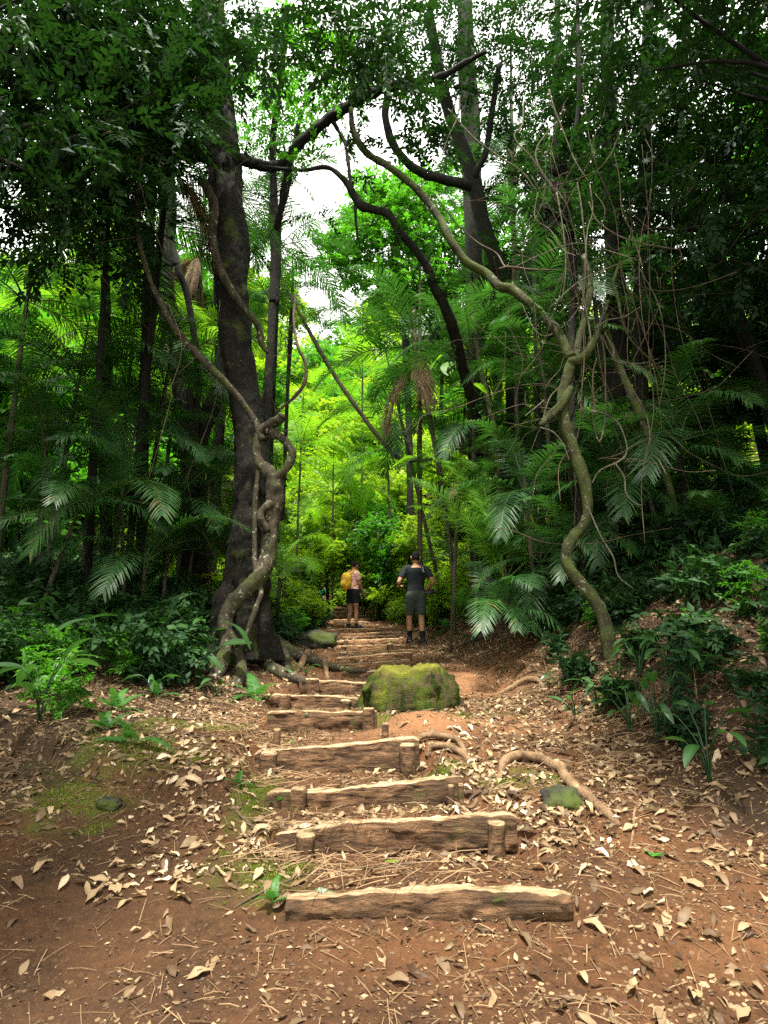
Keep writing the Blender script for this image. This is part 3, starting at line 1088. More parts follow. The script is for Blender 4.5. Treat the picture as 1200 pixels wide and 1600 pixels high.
# ------------------------------------------------------------------ lianas on the big tree
def liana(pts, mat, label, name='liana', sides=10, bump=.12, extra=None, group=None, cat='vine', twigs=0):
    q = Geo()
    P = pxtube(q, pts, sides, 10, bump=bump, bf=9, seed=len(pts))
    t = thing(name, P[0], label, cat, group)
    if twigs:
        lq = Geo()
        twigs_along(q, P, np.random.default_rng(len(pts)), twigs, leaves=lq)
        obj('foliage', lq, M['leaf_dark'], t, False)
    obj('stem', q, M[mat], t)
    for e in (extra or []):
        s = Geo()
        pxtube(s, e, sides, 7, bump=bump, bf=9, seed=len(e) + 3)
        obj('branch', s, M[mat], t)
    return t


liana([(292, 1096, 7.35, 20), (330, 1066, 7.5, 22), (347, 1035, 7.75, 22), (353, 1000, 7.9, 22), (352, 970, 8.0, 23), (362, 945, 8.05, 24), (388, 918, 8.1, 25), (412, 890, 8.15, 26), (420, 850, 8.2, 25), (424, 810, 8.2, 26), (430, 780, 8.2, 27), (428, 752, 8.2, 26), (418, 735, 8.2, 22), (406, 722, 8.2, 16), (402, 700, 8.2, 15), (408, 676, 8.2, 16), (422, 664, 8.1, 17), (434, 656, 8.0, 14), (441, 648, 7.95, 12)],
      'bark_liana', 'thick lichen covered liana twisting round the big trunk, with a snapped stub', sides=16, bump=.14,
      extra=[[(422, 755, 8.2, 16), (436, 744, 8.15, 15), (450, 728, 8.1, 13), (456, 710, 8.1, 13), (450, 694, 8.1, 13), (440, 684, 8.1, 14), (426, 676, 8.1, 15), (418, 672, 8.15, 13)],
             [(417, 830, 8.1, 14), (408, 815, 8.05, 13), (408, 800, 8.05, 12), (424, 786, 8.1, 14)]])
liana([(330, 1108, 7.25, 16), (362, 1082, 7.45, 18), (376, 1050, 7.7, 18), (374, 1020, 7.8, 14), (366, 1000, 7.85, 11), (360, 985, 7.9, 7)],
      'bark_liana', 'short curved liana root standing before the big trunk foot', sides=12)
liana([(378, 1010, 7.85, 8), (388, 985, 7.9, 9), (398, 955, 7.95, 9), (408, 925, 8.1, 8), (401, 900, 8.1, 8), (398, 870, 8.15, 8), (398, 820, 8.2, 8), (400, 770, 8.2, 8), (404, 735, 8.2, 8)],
      'bark_liana', 'thin liana running straight up the front of the big trunk', sides=8)
liana([(411, 688, 8.15, 14), (396, 655, 8.2, 11), (370, 618, 8.1, 11), (340, 585, 8.0, 12), (308, 553, 8.0, 12), (272, 512, 7.9, 10), (250, 470, 7.9, 10), (232, 430, 7.9, 8), (214, 350, 7.8, 9), (222, 240, 7.6, 7)],
      'bark_liana', 'diagonal grey liana sloping down from the dark upper corner to the big trunk', sides=9)
liana([(318, 285, 8.25, 14), (334, 320, 8.3, 15), (332, 370, 8.3, 14), (342, 415, 8.3, 13), (362, 455, 8.3, 12), (386, 487, 8.3, 11), (404, 510, 8.35, 11), (408, 535, 8.4, 10), (418, 552, 8.4, 5)],
      'bark_liana', 'smooth liana hugging the upper half of the big trunk', sides=9)
liana([(430, 645, 10.5, 4), (455, 625, 10.3, 5), (475, 600, 10.2, 6), (478, 570, 10.2, 5), (465, 540, 10.2, 5), (459, 500, 10.3, 4), (462, 460, 10.5, 4)],
      'vine_dark', 'dark bent hanging stem against the bright leaves right of the big trunk', sides=7)
liana([(760, 700, 12.5, 4), (640, 720, 13, 6), (598, 690, 13.3, 7), (560, 640, 13.5, 7), (525, 590, 13.8, 7), (490, 530, 14, 7), (462, 478, 14, 5), (440, 440, 14, 4)],
      'bark_pale', 'pale leaning stem slanting across the bright gap of sky', sides=7)
liana([(404, 260, 8.4, 5), (470, 266, 8.2, 6), (512, 262, 8.1, 7), (540, 284, 8.0, 10), (562, 318, 8.0, 15), (585, 328, 8.0, 13), (606, 334, 8.0, 13), (625, 362, 8.0, 12), (650, 392, 8.1, 13), (668, 418, 8.2, 13), (680, 452, 8.3, 15), (698, 485, 8.5, 17), (712, 530, 8.9, 18), (730, 600, 9.6, 16), (745, 660, 10.2, 12)],
      'bark_black', 'black kinked vine hanging before the bright green treetop', sides=12, twigs=16, extra=[[(556, 310, 8.0, 6), (556, 345, 8.0, 4), (562, 385, 8.0, 2)]])
liana([(548, 170, 7.7, 7), (552, 205, 7.6, 10), (572, 238, 7.6, 11), (610, 262, 7.5, 11), (650, 295, 7.5, 11), (686, 340, 7.4, 12), (702, 372, 7.3, 13), (728, 408, 7.3, 13), (760, 428, 7.3, 14), (778, 446, 7.2, 14), (800, 452, 7.2, 15), (822, 470, 7.1, 14), (850, 495, 7.0, 14), (872, 520, 6.9, 15), (884, 545, 6.85, 15), (893, 558, 6.8, 15)],
      'bark_mossy', 'long wavy mossy vine descending to the crooked mossy tree', sides=12, twigs=12)

# ------------------------------------------------------------------ other trunks that can be told apart
def px_tree(pts, mat, label, name='tree', limbs=(), crown=(), leaf='leaf_dark', sides=14, seed=1, bump=.08, cn=1.0, sprs=SPR, ssc=.85, foot=True):
    pts = list(pts)
    if foot:                                  # carry the trunk down to the ground at its own distance
        p0 = W(*pts[0][:3])
        r0 = pts[0][3]
        gz = Hp(p0[0], p0[1])
        if p0[2] > gz:
            P0 = np.array([p0[0], p0[1], gz - .1])
        else:
            P0 = None
    q = Geo()
    P = [W(*p[:3]) for p in pts]
    r = [p[3] / 2 * depth(w) / FPX for p, w in zip(pts, P)]
    if foot and P0 is not None:
        P.insert(0, P0)
        r.insert(0, r[0] * 1.25)
    tube(q, P, r, sides, 7, bump=bump, bf=4, seed=seed)
    t = thing(name, P[0], label, 'tree')
    obj('trunk', q, M[mat], t)
    for l in limbs:
        q = Geo()
        P = pxtube(q, l, 12, 8, bump=.16, bf=6, seed=seed + 2)
        twigs_along(q, P, np.random.default_rng(seed), 7, .4, .005)
        obj('limb', q, M[mat], t)
    if crown:
        rng = np.random.default_rng(200 + seed)
        q = Geo()
        for (x, y, D, rr, n) in crown:
            c = W(x, y, D)
            cloud(q, [c], [rr * depth(c) / FPX], [n * cn], rng, sprs, ssc, .8)
        obj('crown', q, M[leaf], t, False)
    return t


px_tree([(306, 850, 11, 44), (302, 760, 11, 38), (300, 710, 11, 38), (292, 650, 11, 34), (280, 580, 11, 32), (264, 500, 11, 30), (256, 420, 11, 28), (262, 330, 11, 27), (255, 200, 10.8, 24), (250, 60, 10.5, 20)],
        'bark', 'dark forked trunk standing behind the diagonal grey liana', limbs=[[(306, 706, 11, 26), (322, 660, 11, 26), (336, 620, 11, 24), (346, 580, 11.1, 20), (352, 500, 11.2, 18), (358, 380, 11.3, 14)]],
        crown=[(250, 60, 10.5, 90, 50), (330, 90, 10.8, 80, 36), (200, 90, 10.2, 90, 40), (350, 180, 11.2, 50, 16)], seed=2)
px_tree([(306, 660, 10.6, 10), (310, 600, 10.6, 11), (304, 530, 10.6, 10), (292, 460, 10.5, 11), (278, 420, 10.4, 11), (268, 370, 10.4, 10), (262, 300, 10.4, 9)],
        'bark_black', 'slim black leaning stem in front of the dark forked trunk', seed=3, sides=9)
px_tree([(222, 830, 9.2, 17), (224, 700, 9.2, 16), (228, 560, 9.2, 16), (231, 460, 9.2, 16), (234, 400, 9.2, 14), (238, 280, 9.0, 12), (240, 120, 8.8, 10)],
        'bark_black', 'slim straight black trunk among the palms on the shaded side', crown=[(240, 100, 8.8, 60, 22), (200, 160, 8.6, 60, 18)], seed=4)
px_tree([(424, 520, 10.6, 13), (428, 470, 10.6, 16), (431, 400, 10.6, 17), (428, 350, 10.6, 17), (428, 300, 10.5, 12), (426, 220, 10.3, 10), (440, 120, 10, 9), (446, 20, 9.8, 7)],
        'bark', 'slender trunk just right of the big trunk, fringed with palm leaves', limbs=[[(432, 380, 10.6, 10), (436, 340, 10.5, 10), (448, 300, 10.3, 9), (456, 250, 10, 8), (470, 180, 9.8, 7), (500, 110, 9.6, 6)]],
        crown=[(430, 160, 10.2, 60, 30), (470, 150, 9.8, 55, 26), (500, 110, 7.1, 60, 20), (390, 170, 10.4, 55, 26), (450, 70, 10, 70, 36), (410, 220, 10.4, 45, 16), (450, 200, 10, 44, 22), (470, 250, 7.4, 24, 6), (560, 150, 8.5, 40, 13), (520, 140, 8.6, 40, 17), (480, 180, 8.7, 40, 16), (540, 215, 8.5, 18, 4), (395, 110, 10.2, 60, 26)], leaf='leaf_mid', seed=5, ssc=.62, cn=1.5)
px_tree([(800, 900, 12, 36), (803, 780, 12, 33), (806, 640, 12, 31), (806, 520, 12, 32), (800, 470, 12, 30), (785, 430, 11.8, 26), (768, 390, 11.6, 25), (752, 340, 11.4, 24), (742, 290, 11.2, 23), (722, 230, 11, 21), (700, 170, 10.8, 19), (686, 110, 10.5, 17), (670, 20, 10, 14)],
        'bark_black', 'black trunk bending towards the gap of sky, right of the path', limbs=[[(742, 292, 11.2, 16), (720, 287, 11.1, 16), (690, 280, 11, 15), (655, 268, 10.8, 14), (628, 245, 10.6, 13), (610, 215, 10.4, 13), (602, 180, 10.2, 12), (604, 140, 10, 11), (590, 80, 9.8, 9)],
                [(742, 290, 11.2, 12), (744, 268, 11, 11), (758, 240, 10.9, 10), (768, 180, 10.6, 9), (780, 100, 10.2, 8)]],
        crown=[(690, 130, 10.6, 60, 26), (750, 180, 10.8, 60, 26), (640, 100, 10.2, 70, 26), (800, 120, 10.2, 70, 30), (740, 70, 10, 80, 36), (710, 240, 11.4, 40, 10), (830, 210, 10.8, 60, 20), (590, 70, 7.2, 60, 20), (640, 165, 7.6, 34, 11), (668, 215, 7.8, 38, 11), (690, 200, 7.8, 40, 12), (610, 110, 8.4, 40, 17), (560, 110, 7.2, 34, 10), (660, 260, 8, 26, 5), (540, 60, 7.2, 60, 20), (830, 20, 9.6, 80, 40), (860, 60, 9.8, 70, 34), (680, 40, 10, 90, 50), (780, 260, 11.6, 50, 14)], leaf='leaf_dark', seed=6, sprs=PINN)
px_tree([(740, 620, 13, 22), (741, 420, 13, 26), (738, 300, 13, 30), (736, 200, 13, 30), (730, 110, 12.8, 28), (726, 0, 12.5, 24)],
        'bark_black', 'broad dark trunk behind the bending black trunk', crown=[(740, 60, 12.6, 80, 34), (820, 60, 12.4, 90, 40), (860, 160, 12.6, 80, 30)], seed=7)
px_tree([(955, 1040, 6.25, 23.2), (948, 985, 6.3, 20.2), (934, 945, 6.35, 18.5), (908, 912, 6.4, 18.5), (885, 880, 6.45, 17.0), (890, 848, 6.5, 17.0), (916, 812, 6.55, 15.5), (916, 772, 6.6, 17.0), (906, 730, 6.65, 18.5), (892, 690, 6.7, 18.5), (880, 650, 6.75, 17.8), (880, 615, 6.8, 18.5), (887, 585, 6.8, 17.0), (893, 562, 6.8, 14.7)],
        'bark_mossy', 'crooked mossy tree with an S shaped stem on the right bank', foot=False,
        limbs=[[(890, 606, 6.8, 14), (880, 628, 6.7, 14), (862, 648, 6.6, 13), (850, 658, 6.5, 11), (844, 666, 6.45, 8)], [(890, 566, 6.8, 16), (906, 562, 6.75, 16), (920, 548, 6.7, 14), (930, 530, 6.7, 11), (936, 515, 6.7, 9), (950, 470, 6.7, 6)],
               [(900, 560, 6.8, 10), (905, 530, 6.9, 11), (918, 480, 7.0, 10), (922, 440, 7.1, 10), (912, 400, 7.2, 9)]], seed=8, bump=.13, sides=18)
px_tree([(892, 620, 8.0, 10), (893, 520, 8.0, 11), (896, 430, 8.0, 12), (890, 360, 8.0, 13), (884, 300, 7.9, 12), (880, 262, 7.9, 9), (900, 200, 7.8, 7), (905, 100, 7.7, 6), (900, -40, 7.6, 5)],
        'bark', 'dark knotty trunk inside the tangle of thin vines', limbs=[[(893, 352, 8, 8), (870, 338, 7.8, 7), (850, 322, 7.7, 5)], [(886, 300, 7.9, 8), (876, 275, 7.8, 9), (862, 266, 7.7, 7), (868, 255, 7.7, 4)]],
        crown=[(880, 240, 7.9, 40, 16), (850, 320, 7.9, 36, 12), (920, 330, 7.8, 40, 14), (930, 240, 7.8, 44, 16)], seed=9)
px_tree([(962, 940, 9.5, 30), (960, 800, 9.5, 28), (958, 660, 9.5, 30), (965, 560, 9.5, 34), (962, 430, 9.4, 30), (955, 280, 9.2, 26), (950, 120, 9, 22), (948, -120, 8.8, 18)],
        'bark_black', 'thick black trunk deep in the shade behind the crooked mossy tree', crown=[(950, 140, 8.6, 90, 60), (1010, 220, 8.4, 90, 60), (900, 180, 9, 70, 30), (1080, 120, 8, 120, 70), (1010, 60, 8.2, 100, 50), (1120, 260, 7.8, 110, 60), (1000, 340, 8.8, 70, 30), (900, 70, 8.8, 90, 40), (1160, 420, 7.6, 100, 44), (1060, 400, 8.6, 80, 34), (1170, 60, 7.4, 130, 50)], seed=10, cn=1.5)
px_tree([(1048, 770, 7.6, 12), (1030, 720, 7.7, 14), (1005, 660, 7.8, 14), (985, 615, 7.9, 12), (966, 570, 8.0, 11), (952, 530, 8.0, 9), (935, 470, 8.1, 7)],
        'bark_mossy', 'thin leaning mossy trunk crossing the shade near the right edge', seed=11, sides=10)
px_tree([(706, 880, 12.5, 6), (690, 760, 12.5, 7), (680, 700, 12.5, 7), (664, 620, 12.6, 8), (650, 560, 12.7, 7), (646, 480, 12.8, 6)], 'bark_pale', 'slim pale trunk leaning beside the dead hanging palm leaf', seed=12, sides=8)
px_tree([(775, 700, 10.8, 8), (765, 640, 10.8, 9), (752, 580, 10.8, 9), (742, 520, 10.8, 8), (735, 440, 10.8, 6)], 'bark_mossy', 'thin mottled stem between the pale trunk and black trunk', seed=13, sides=8)
px_tree([(866, 700, 11, 11), (860, 560, 11, 11), (862, 420, 11, 12), (868, 300, 11, 12), (870, 120, 10.8, 10), (872, -60, 10.6, 8)], 'bark_black', 'narrow black trunk behind the dark knotty trunk', seed=14, crown=[(860, 120, 10.6, 80, 40), (830, 280, 11, 50, 18)])
px_tree([(1012, 900, 10.5, 24), (1006, 700, 10.5, 22), (1000, 520, 10.4, 22), (1006, 330, 10.2, 20), (1010, 150, 10, 18), (1014, -80, 9.8, 14)], 'bark_black', 'upright black trunk nearest the dark right hand edge', seed=15, crown=[(1040, 280, 10, 90, 50), (980, 430, 10.2, 60, 26), (1090, 520, 9.8, 80, 36), (1020, 160, 9.8, 100, 50)], cn=1.3)
px_tree([(166, 880, 10, 20), (164, 700, 10, 17), (166, 500, 10, 15), (160, 300, 9.8, 14)], 'bark_black', 'black trunk at the shaded left edge behind the palms', seed=16, crown=[(120, 300, 9.6, 90, 30), (150, 200, 9.5, 90, 30)])
px_tree([(345, 640, 12.4, 15), (342, 540, 12.4, 14), (340, 440, 12.4, 13), (338, 330, 12.2, 12)], 'bark_black', 'dark stem half hidden behind the big trunk', seed=17, sides=9)

# bright treetop over the path
px_tree([(640, 700, 17.7, 10), (636, 600, 17.7, 12), (632, 500, 17.6, 12), (620, 420, 17.5, 10), (606, 340, 17.4, 7), (600, 300, 17.4, 4)],
        'bark', 'leafy tree with the bright green treetop beside the gap of sky',
        limbs=[[(630, 470, 17.6, 8), (590, 420, 17.4, 6), (550, 390, 17.2, 4), (520, 375, 17.1, 3)], [(634, 520, 17.6, 8), (670, 440, 17.6, 6), (690, 370, 17.6, 4)]],
        crown=[(600, 330, 17.2, 58, 46), (560, 375, 17.0, 48, 36), (620, 390, 17.4, 60, 46), (545, 420, 17.0, 34, 20), (650, 330, 17.6, 52, 40), (690, 300, 17.6, 48, 32), (655, 440, 17.4, 52, 36), (600, 450, 17.2, 40, 24), (690, 380, 17.6, 50, 34), (522, 378, 17.0, 26, 10), (575, 300, 17.2, 34, 16), (740, 360, 17.8, 44, 24), (620, 290, 17.4, 34, 18), (700, 470, 17.6, 46, 26), (590, 520, 17.8, 30, 10), (565, 345, 17.2, 36, 16), (505, 400, 17.0, 16, 5)],
        leaf='leaf_mid', seed=20, cn=5.0, sprs=PINN[:2] + SPB[:2], ssc=.80)
px_tree([(448, 640, 14.5, 6), (452, 560, 14.5, 7), (456, 480, 14.5, 6), (458, 420, 14.5, 4)],
        'bark', 'small sparse leafy tree beside the gap of sky, right of the big trunk',
        crown=[(455, 420, 14.4, 36, 22), (430, 450, 14.4, 34, 22), (480, 440, 14.3, 28, 12), (505, 505, 14, 20, 8), (520, 520, 14, 14, 5), (420, 410, 14.6, 32, 18), (440, 520, 14.6, 32, 20), (460, 470, 14.4, 28, 12), (415, 370, 14.6, 26, 10), (488, 492, 14.2, 18, 6)],
        leaf='leaf_mid', seed=21, cn=2.2, ssc=.6)
# ------------------------------------------------------------------ palms
def PX(x, y, D):
    return W(x, y, D)


palm(PX(262, 250, 8.6), 2.3, 'tall dark palm with hanging fronds near the top of the shaded side', 13, tr=.09, bark='bark_black', els=[4, 5, 5, 4, 5, 3, 5, 4, 5, 2, 5, 4, 5], dead=3, base=(PX(262, 250, 8.6)[0] - .2, 9.0))
palm(PX(170, 300, 8.0), 2.2, 'dark palm with drooping comb like fronds at the upper edge', 12, tr=.07, bark='bark_black', els=[4, 5, 5, 3, 4, 5, 5, 4, 3, 5, 4, 5])
palm(PX(312, 395, 12.5), 2.0, 'palm with a skirt of dry tan fronds behind the big trunk', 9, dead=9, tr=.10, mk='palm')
palm(PX(205, 545, 11.5), 2.4, 'palm with arching fronds lit from behind, left of the forked trunk', 12, mk='palm_bright')
palm(PX(258, 600, 10.2), 2.2, 'palm with long drooping fronds across the slim black trunk', 12, mk='palm')
palm(PX(120, 600, 9.6), 2.3, 'palm reaching in from the shaded left edge at mid height', 12, mk='palm')
palm(PX(205, 700, 8.8), 1.8, 'low palm with pale shiny fronds in the left shade', 10, mk='palm', tr=.05)
palm(PX(120, 800, 7.6), 1.5, 'short palm with glossy arched fronds at the left edge', 10, mk='palm', tr=.04)
palm(PX(225, 880, 8.4), 1.6, 'stemless palm with fronds arching over the dark undergrowth', 11, mk='palm', tr=.04, els=[0, 1, 2, 3, 4, 2, 3, 1, 4, 3, 2])
palm(PX(300, 860, 9.8), 1.8, 'palm between the forked trunk and the big trunk foot', 11, mk='palm', tr=.05)
palm(PX(160, 480, 10.5), 2.3, 'palm with finely combed fronds in the gap left of the slim straight trunk', 12, mk='palm_bright', tr=.06)
palm(PX(285, 530, 12.5), 2.2, 'palm glowing in the light between the slim trunk and the forked trunk', 12, mk='palm_bright', tr=.06)
palm(PX(170, 650, 9.4), 1.9, 'palm with a grey sheen on its fronds low in the left shade', 11, mk='palm', tr=.05)
palm(PX(330, 760, 10.4), 1.7, 'palm whose fronds brush the left flank of the big trunk', 11, mk='palm', tr=.05)
palm(PX(190, 780, 8.2), 1.6, 'palm with low feathery fronds above the broad leaved plants', 11, mk='palm', tr=.04)
palm(PX(270, 790, 9.2), 1.7, 'palm with spiky fronds before the base of the forked trunk', 11, mk='palm', tr=.04)
palm(PX(70, 700, 8.6), 1.9, 'palm beyond the left edge at knee height of the tall palms', 11, mk='palm', tr=.05)
palm(PX(318, 640, 12.0), 2.2, 'pale fronded palm behind the forked trunk', 11, mk='palm', tr=.06)
palm(PX(437, 900, 11.2), 1.5, 'bright green palm right of the big trunk foot, above the steps', 12, mk='palm_bright', tr=.06, els=[0, 1, 2, 3, 1, 2, 0, 3, 4, 0, 1, 3],
     az=[.3, .9, 1.4, 2.0, 2.6, -.4, 3.1, -2.6, 1.7, -.9, .6, -2.9])
palm(PX(446, 900, 14.0), 1.1, 'small palm with arching fronds left of the hiker with the yellow backpack', 9, mk='palm', tr=.05)
palm(PX(436, 385, 12.5), 2.1, 'palm crown with ragged fronds against the sky beside the slender trunk', 11, mk='palm', tr=.08, bark='bark_black')
palm(PX(428, 300, 12.0), 1.8, 'highest palm beside the slender trunk, feathery against the sky', 9, mk='palm', tr=.07, bark='bark_black')
palm(PX(425, 478, 13.2), 1.5, 'dark palm crown right of the big trunk below the ragged palm', 10, mk='palm', tr=.07)
palm(PX(655, 545, 13.0), 2.6, 'large dark palm with a hanging dead leaf over the path', 14, mk='palm', tr=.09, dead=2)
palm(PX(625, 650, 14.5), 2.0, 'palm with pale drooping fronds below the large dark palm', 11, mk='palm', tr=.07, base=(1.45, 15.0))
palm(PX(738, 560, 11.2), 2.0, 'palm with stiff upright fronds in front of the black trunk', 12, mk='palm', tr=.06, els=[0, 1, 0, 2, 1, 2, 3, 1, 0, 2, 3, 4])
palm(PX(790, 905, 9.6), 2.6, 'palm with the brightest broad upright fronds beside the black trunk', 11, mk='palm_bright', tr=.06,
     az=[.9, .55, .7, .2, -.3, .95, -.8, .4, -1.4, .1, .75], els=[7, 7, 8, 7, 8, 7, 9, 7, 9, 8, 7])
palm(PX(770, 960, 8.6), 1.35, 'low palm arching its fronds over the right edge of the path', 11, mk='palm', tr=.04,
     az=[.3, -1.2, 2.9, -2.0, -.2, -.9, -1.6, 3.3, .1, -2.9, -2.4], els=[2, 3, 3, 4, 1, 2, 3, 4, 0, 2, 4])
palm(PX(835, 470, 9.6), 2.1, 'palm with grey green fronds behind the wavy mossy vine', 11, mk='palm', tr=.07, bark='bark_black')
palm(PX(930, 480, 9.0), 1.8, 'palm with one silvery fan of leaflets in the vine tangle', 9, mk='palm', tr=.06, bark='bark_black')
palm(PX(850, 610, 9.4), 1.9, 'palm filling the shade left of the crooked mossy tree', 11, mk='palm', tr=.06)
palm(PX(820, 770, 9.0), 1.7, 'palm with pale drooping fronds low behind the crooked mossy tree', 11, mk='palm', tr=.05)
palm(PX(720, 720, 11.5), 1.7, 'palm with rust tinged fronds above the bright upright palm', 8, mk='palm', tr=.06, dead=3)
palm(PX(965, 800, 8.6), 1.7, 'shaded palm behind the foot of the crooked mossy tree', 10, mk='palm', tr=.05)
palm(PX(1060, 690, 8.0), 1.9, 'dark palm at the right edge of the bank', 11, mk='palm', tr=.06, bark='bark_black')
palm(PX(890, 730, 10.5), 2.0, 'palm with ragged fronds in the shade between black trunks', 11, mk='palm', tr=.06)
palm(PX(800, 250, 11.5), 2.0, 'high palm with dark pinnate fronds right of the bending trunk', 11, mk='palm', tr=.08, bark='bark_pale')
palm(PX(800, 330, 12.8), 2.0, 'palm on a pale ringed trunk seen through the right hand branches', 11, mk='palm', tr=.10, bark='bark_pale')
palm(PX(566, 590, 21.0), 2.8, 'yellow green palm in the far valley just under the gap of sky', 12, mk='palm_bright', tr=.06)
palm(PX(605, 705, 18.5), 2.3, 'far palm with pale fronds above the hiker in black', 11, mk='palm_bright', tr=.05)
palm(PX(520, 770, 18.0), 2.2, 'far palm above the head of the hiker in pink', 11, mk='palm_bright', tr=.05)
palm(PX(470, 700, 17.5), 2.3, 'far palm beside the loop of the thick liana', 11, mk='palm_bright', tr=.05)
palm(PX(560, 830, 19.5), 1.8, 'far low palm between the two hikers', 10, mk='palm', tr=.05)
palm(PX(900, 860, 8.4), 1.3, 'low spiky palm just behind the bend of the crooked mossy tree', 10, mk='palm', tr=.04)
palm(PX(845, 880, 9.0), 1.4, 'low palm with drooping fronds between the bright palm and crooked tree', 10, mk='palm', tr=.04)
palm(PX(1010, 760, 8.2), 1.7, 'spiky palm under the leaning mossy trunk', 11, mk='palm', tr=.05)
palm(PX(760, 660, 12.0), 1.9, 'palm with fronds fanning across the foot of the bending black trunk', 11, mk='palm', tr=.05)
palm(PX(1120, 880, 7.4), 1.6, 'palm beyond the right edge, half way up the bank', 10, mk='palm', tr=.05)
palm(PX(40, 470, 9.0), 2.3, 'palm beyond the left edge behind the shaded palms', 12, mk='palm', tr=.07)
palm(PX(712, 880, 15.0), 1.4, 'small palm above the shrubs behind the hiker in black', 9, mk='palm', tr=.04)

# ------------------------------------------------------------------ bright trees up the valley
BG = 'bright green trees up the path'
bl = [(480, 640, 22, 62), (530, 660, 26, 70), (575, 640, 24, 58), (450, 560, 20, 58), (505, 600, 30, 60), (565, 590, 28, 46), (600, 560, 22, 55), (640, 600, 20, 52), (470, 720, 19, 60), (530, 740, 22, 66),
      (590, 730, 20, 60), (450, 800, 17, 52), (510, 820, 19, 56), (570, 810, 18, 54), (620, 790, 19, 56), (660, 730, 21, 60), (440, 680, 24, 64), (480, 880, 17.5, 40), (545, 865, 20, 48), (600, 860, 18.5, 46), (640, 850, 17.5, 44), (700, 820, 16, 48), (690, 640, 22, 60), (430, 480, 24, 56), (620, 480, 25, 50), (550, 545, 34, 40), (585, 500, 36, 36), (500, 570, 38, 34), (600, 660, 30, 66), (540, 700, 32, 60)]
for k, (x, y, D, r) in enumerate(bl):
    D = 17.5 + max(0, 850 - y) / 300 * 25 + rs.normal(0, .8)
    c = W(x, y, D)
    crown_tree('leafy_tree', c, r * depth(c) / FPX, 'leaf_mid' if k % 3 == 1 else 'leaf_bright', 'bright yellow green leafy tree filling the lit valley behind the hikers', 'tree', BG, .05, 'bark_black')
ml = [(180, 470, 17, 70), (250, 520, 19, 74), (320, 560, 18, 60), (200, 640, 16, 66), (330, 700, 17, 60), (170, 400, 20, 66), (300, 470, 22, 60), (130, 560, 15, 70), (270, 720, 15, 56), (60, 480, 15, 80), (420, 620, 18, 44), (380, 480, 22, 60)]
for k, (x, y, D, r) in enumerate(ml):
    D = D + 7
    c = W(x, y, D)
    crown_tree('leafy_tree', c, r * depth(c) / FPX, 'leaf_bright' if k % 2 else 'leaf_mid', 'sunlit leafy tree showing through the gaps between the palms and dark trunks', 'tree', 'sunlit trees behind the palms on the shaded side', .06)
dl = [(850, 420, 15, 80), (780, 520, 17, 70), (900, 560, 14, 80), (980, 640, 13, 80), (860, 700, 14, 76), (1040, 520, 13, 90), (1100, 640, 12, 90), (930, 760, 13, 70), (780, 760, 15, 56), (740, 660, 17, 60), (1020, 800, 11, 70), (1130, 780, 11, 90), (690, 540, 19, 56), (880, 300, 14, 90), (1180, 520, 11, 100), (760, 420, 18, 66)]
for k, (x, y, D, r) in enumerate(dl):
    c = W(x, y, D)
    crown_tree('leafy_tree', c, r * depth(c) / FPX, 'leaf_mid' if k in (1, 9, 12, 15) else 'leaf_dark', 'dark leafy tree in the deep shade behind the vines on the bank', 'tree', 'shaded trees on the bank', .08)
# tall canopy trees that shut out the sky at the sides
ct = [(-5.0, 5.5, 8.6, 2.6), (-8, 3, 9, 3.6), (-6.5, 0, 9, 3.4), (-10.5, -3, 10, 4),
      (-2.5, .9, 9.2, 1.6),  # unseen crown added overhead to shade the left foreground
      (2.3, 2.4, 8.8, 1.5), (3.4, 4.6, 9.8, 1.6),  # unseen crowns added above the view to darken the right bank
      (5.0, 5.5, 8.8, 2.5), (5.6, 9.5, 10, 3.0), (8, 3, 10, 3.6), (9, 8, 11, 3.8), (8.5, 14, 12, 3.4), (11.5, 11, 12, 4), (6.5, 0, 9.5, 3.4), (11, -3, 11, 4)]
for k, (x, y, z, r) in enumerate(ct):
    crown_tree('canopy_tree', (x, y, z), r, 'leaf_dark', 'tall tree with a dense dark canopy shading the side of the path, some added out of view', 'tree', 'canopy trees shading the path', .10, big=True, base=(x + rs.normal(0, .3) + (.6 if x > 0 else -.6), y if abs(x) > 4 else min(y, -1.5)) if x < 2 or x > 4 else (x + 1.6, -1.8))

# the far wood and the deep side woods read as single masses
def wood(name, items, mat, label, nl, sc, seed):
    rng = np.random.default_rng(seed)
    q = Geo()
    for (c, r) in items:
        for _ in range(7):
            d = rng.normal(0, .55, 3)
            cloud(q, [np.asarray(c) + d * r], [r * rng.uniform(.35, .6)], [nl], rng, SPB, sc, .85)
        gz = Hp(c[0], c[1])
        tube(q, [[c[0], c[1], gz - .2], [c[0] + rng.normal(0, .3), c[1], (gz + c[2]) / 2], [c[0], c[1], c[2]]], [.16, .12, .06], 6, 3, T=.0)
    return tag(obj(name, q, mat, None, False), label, 'forest', None, 'stuff')


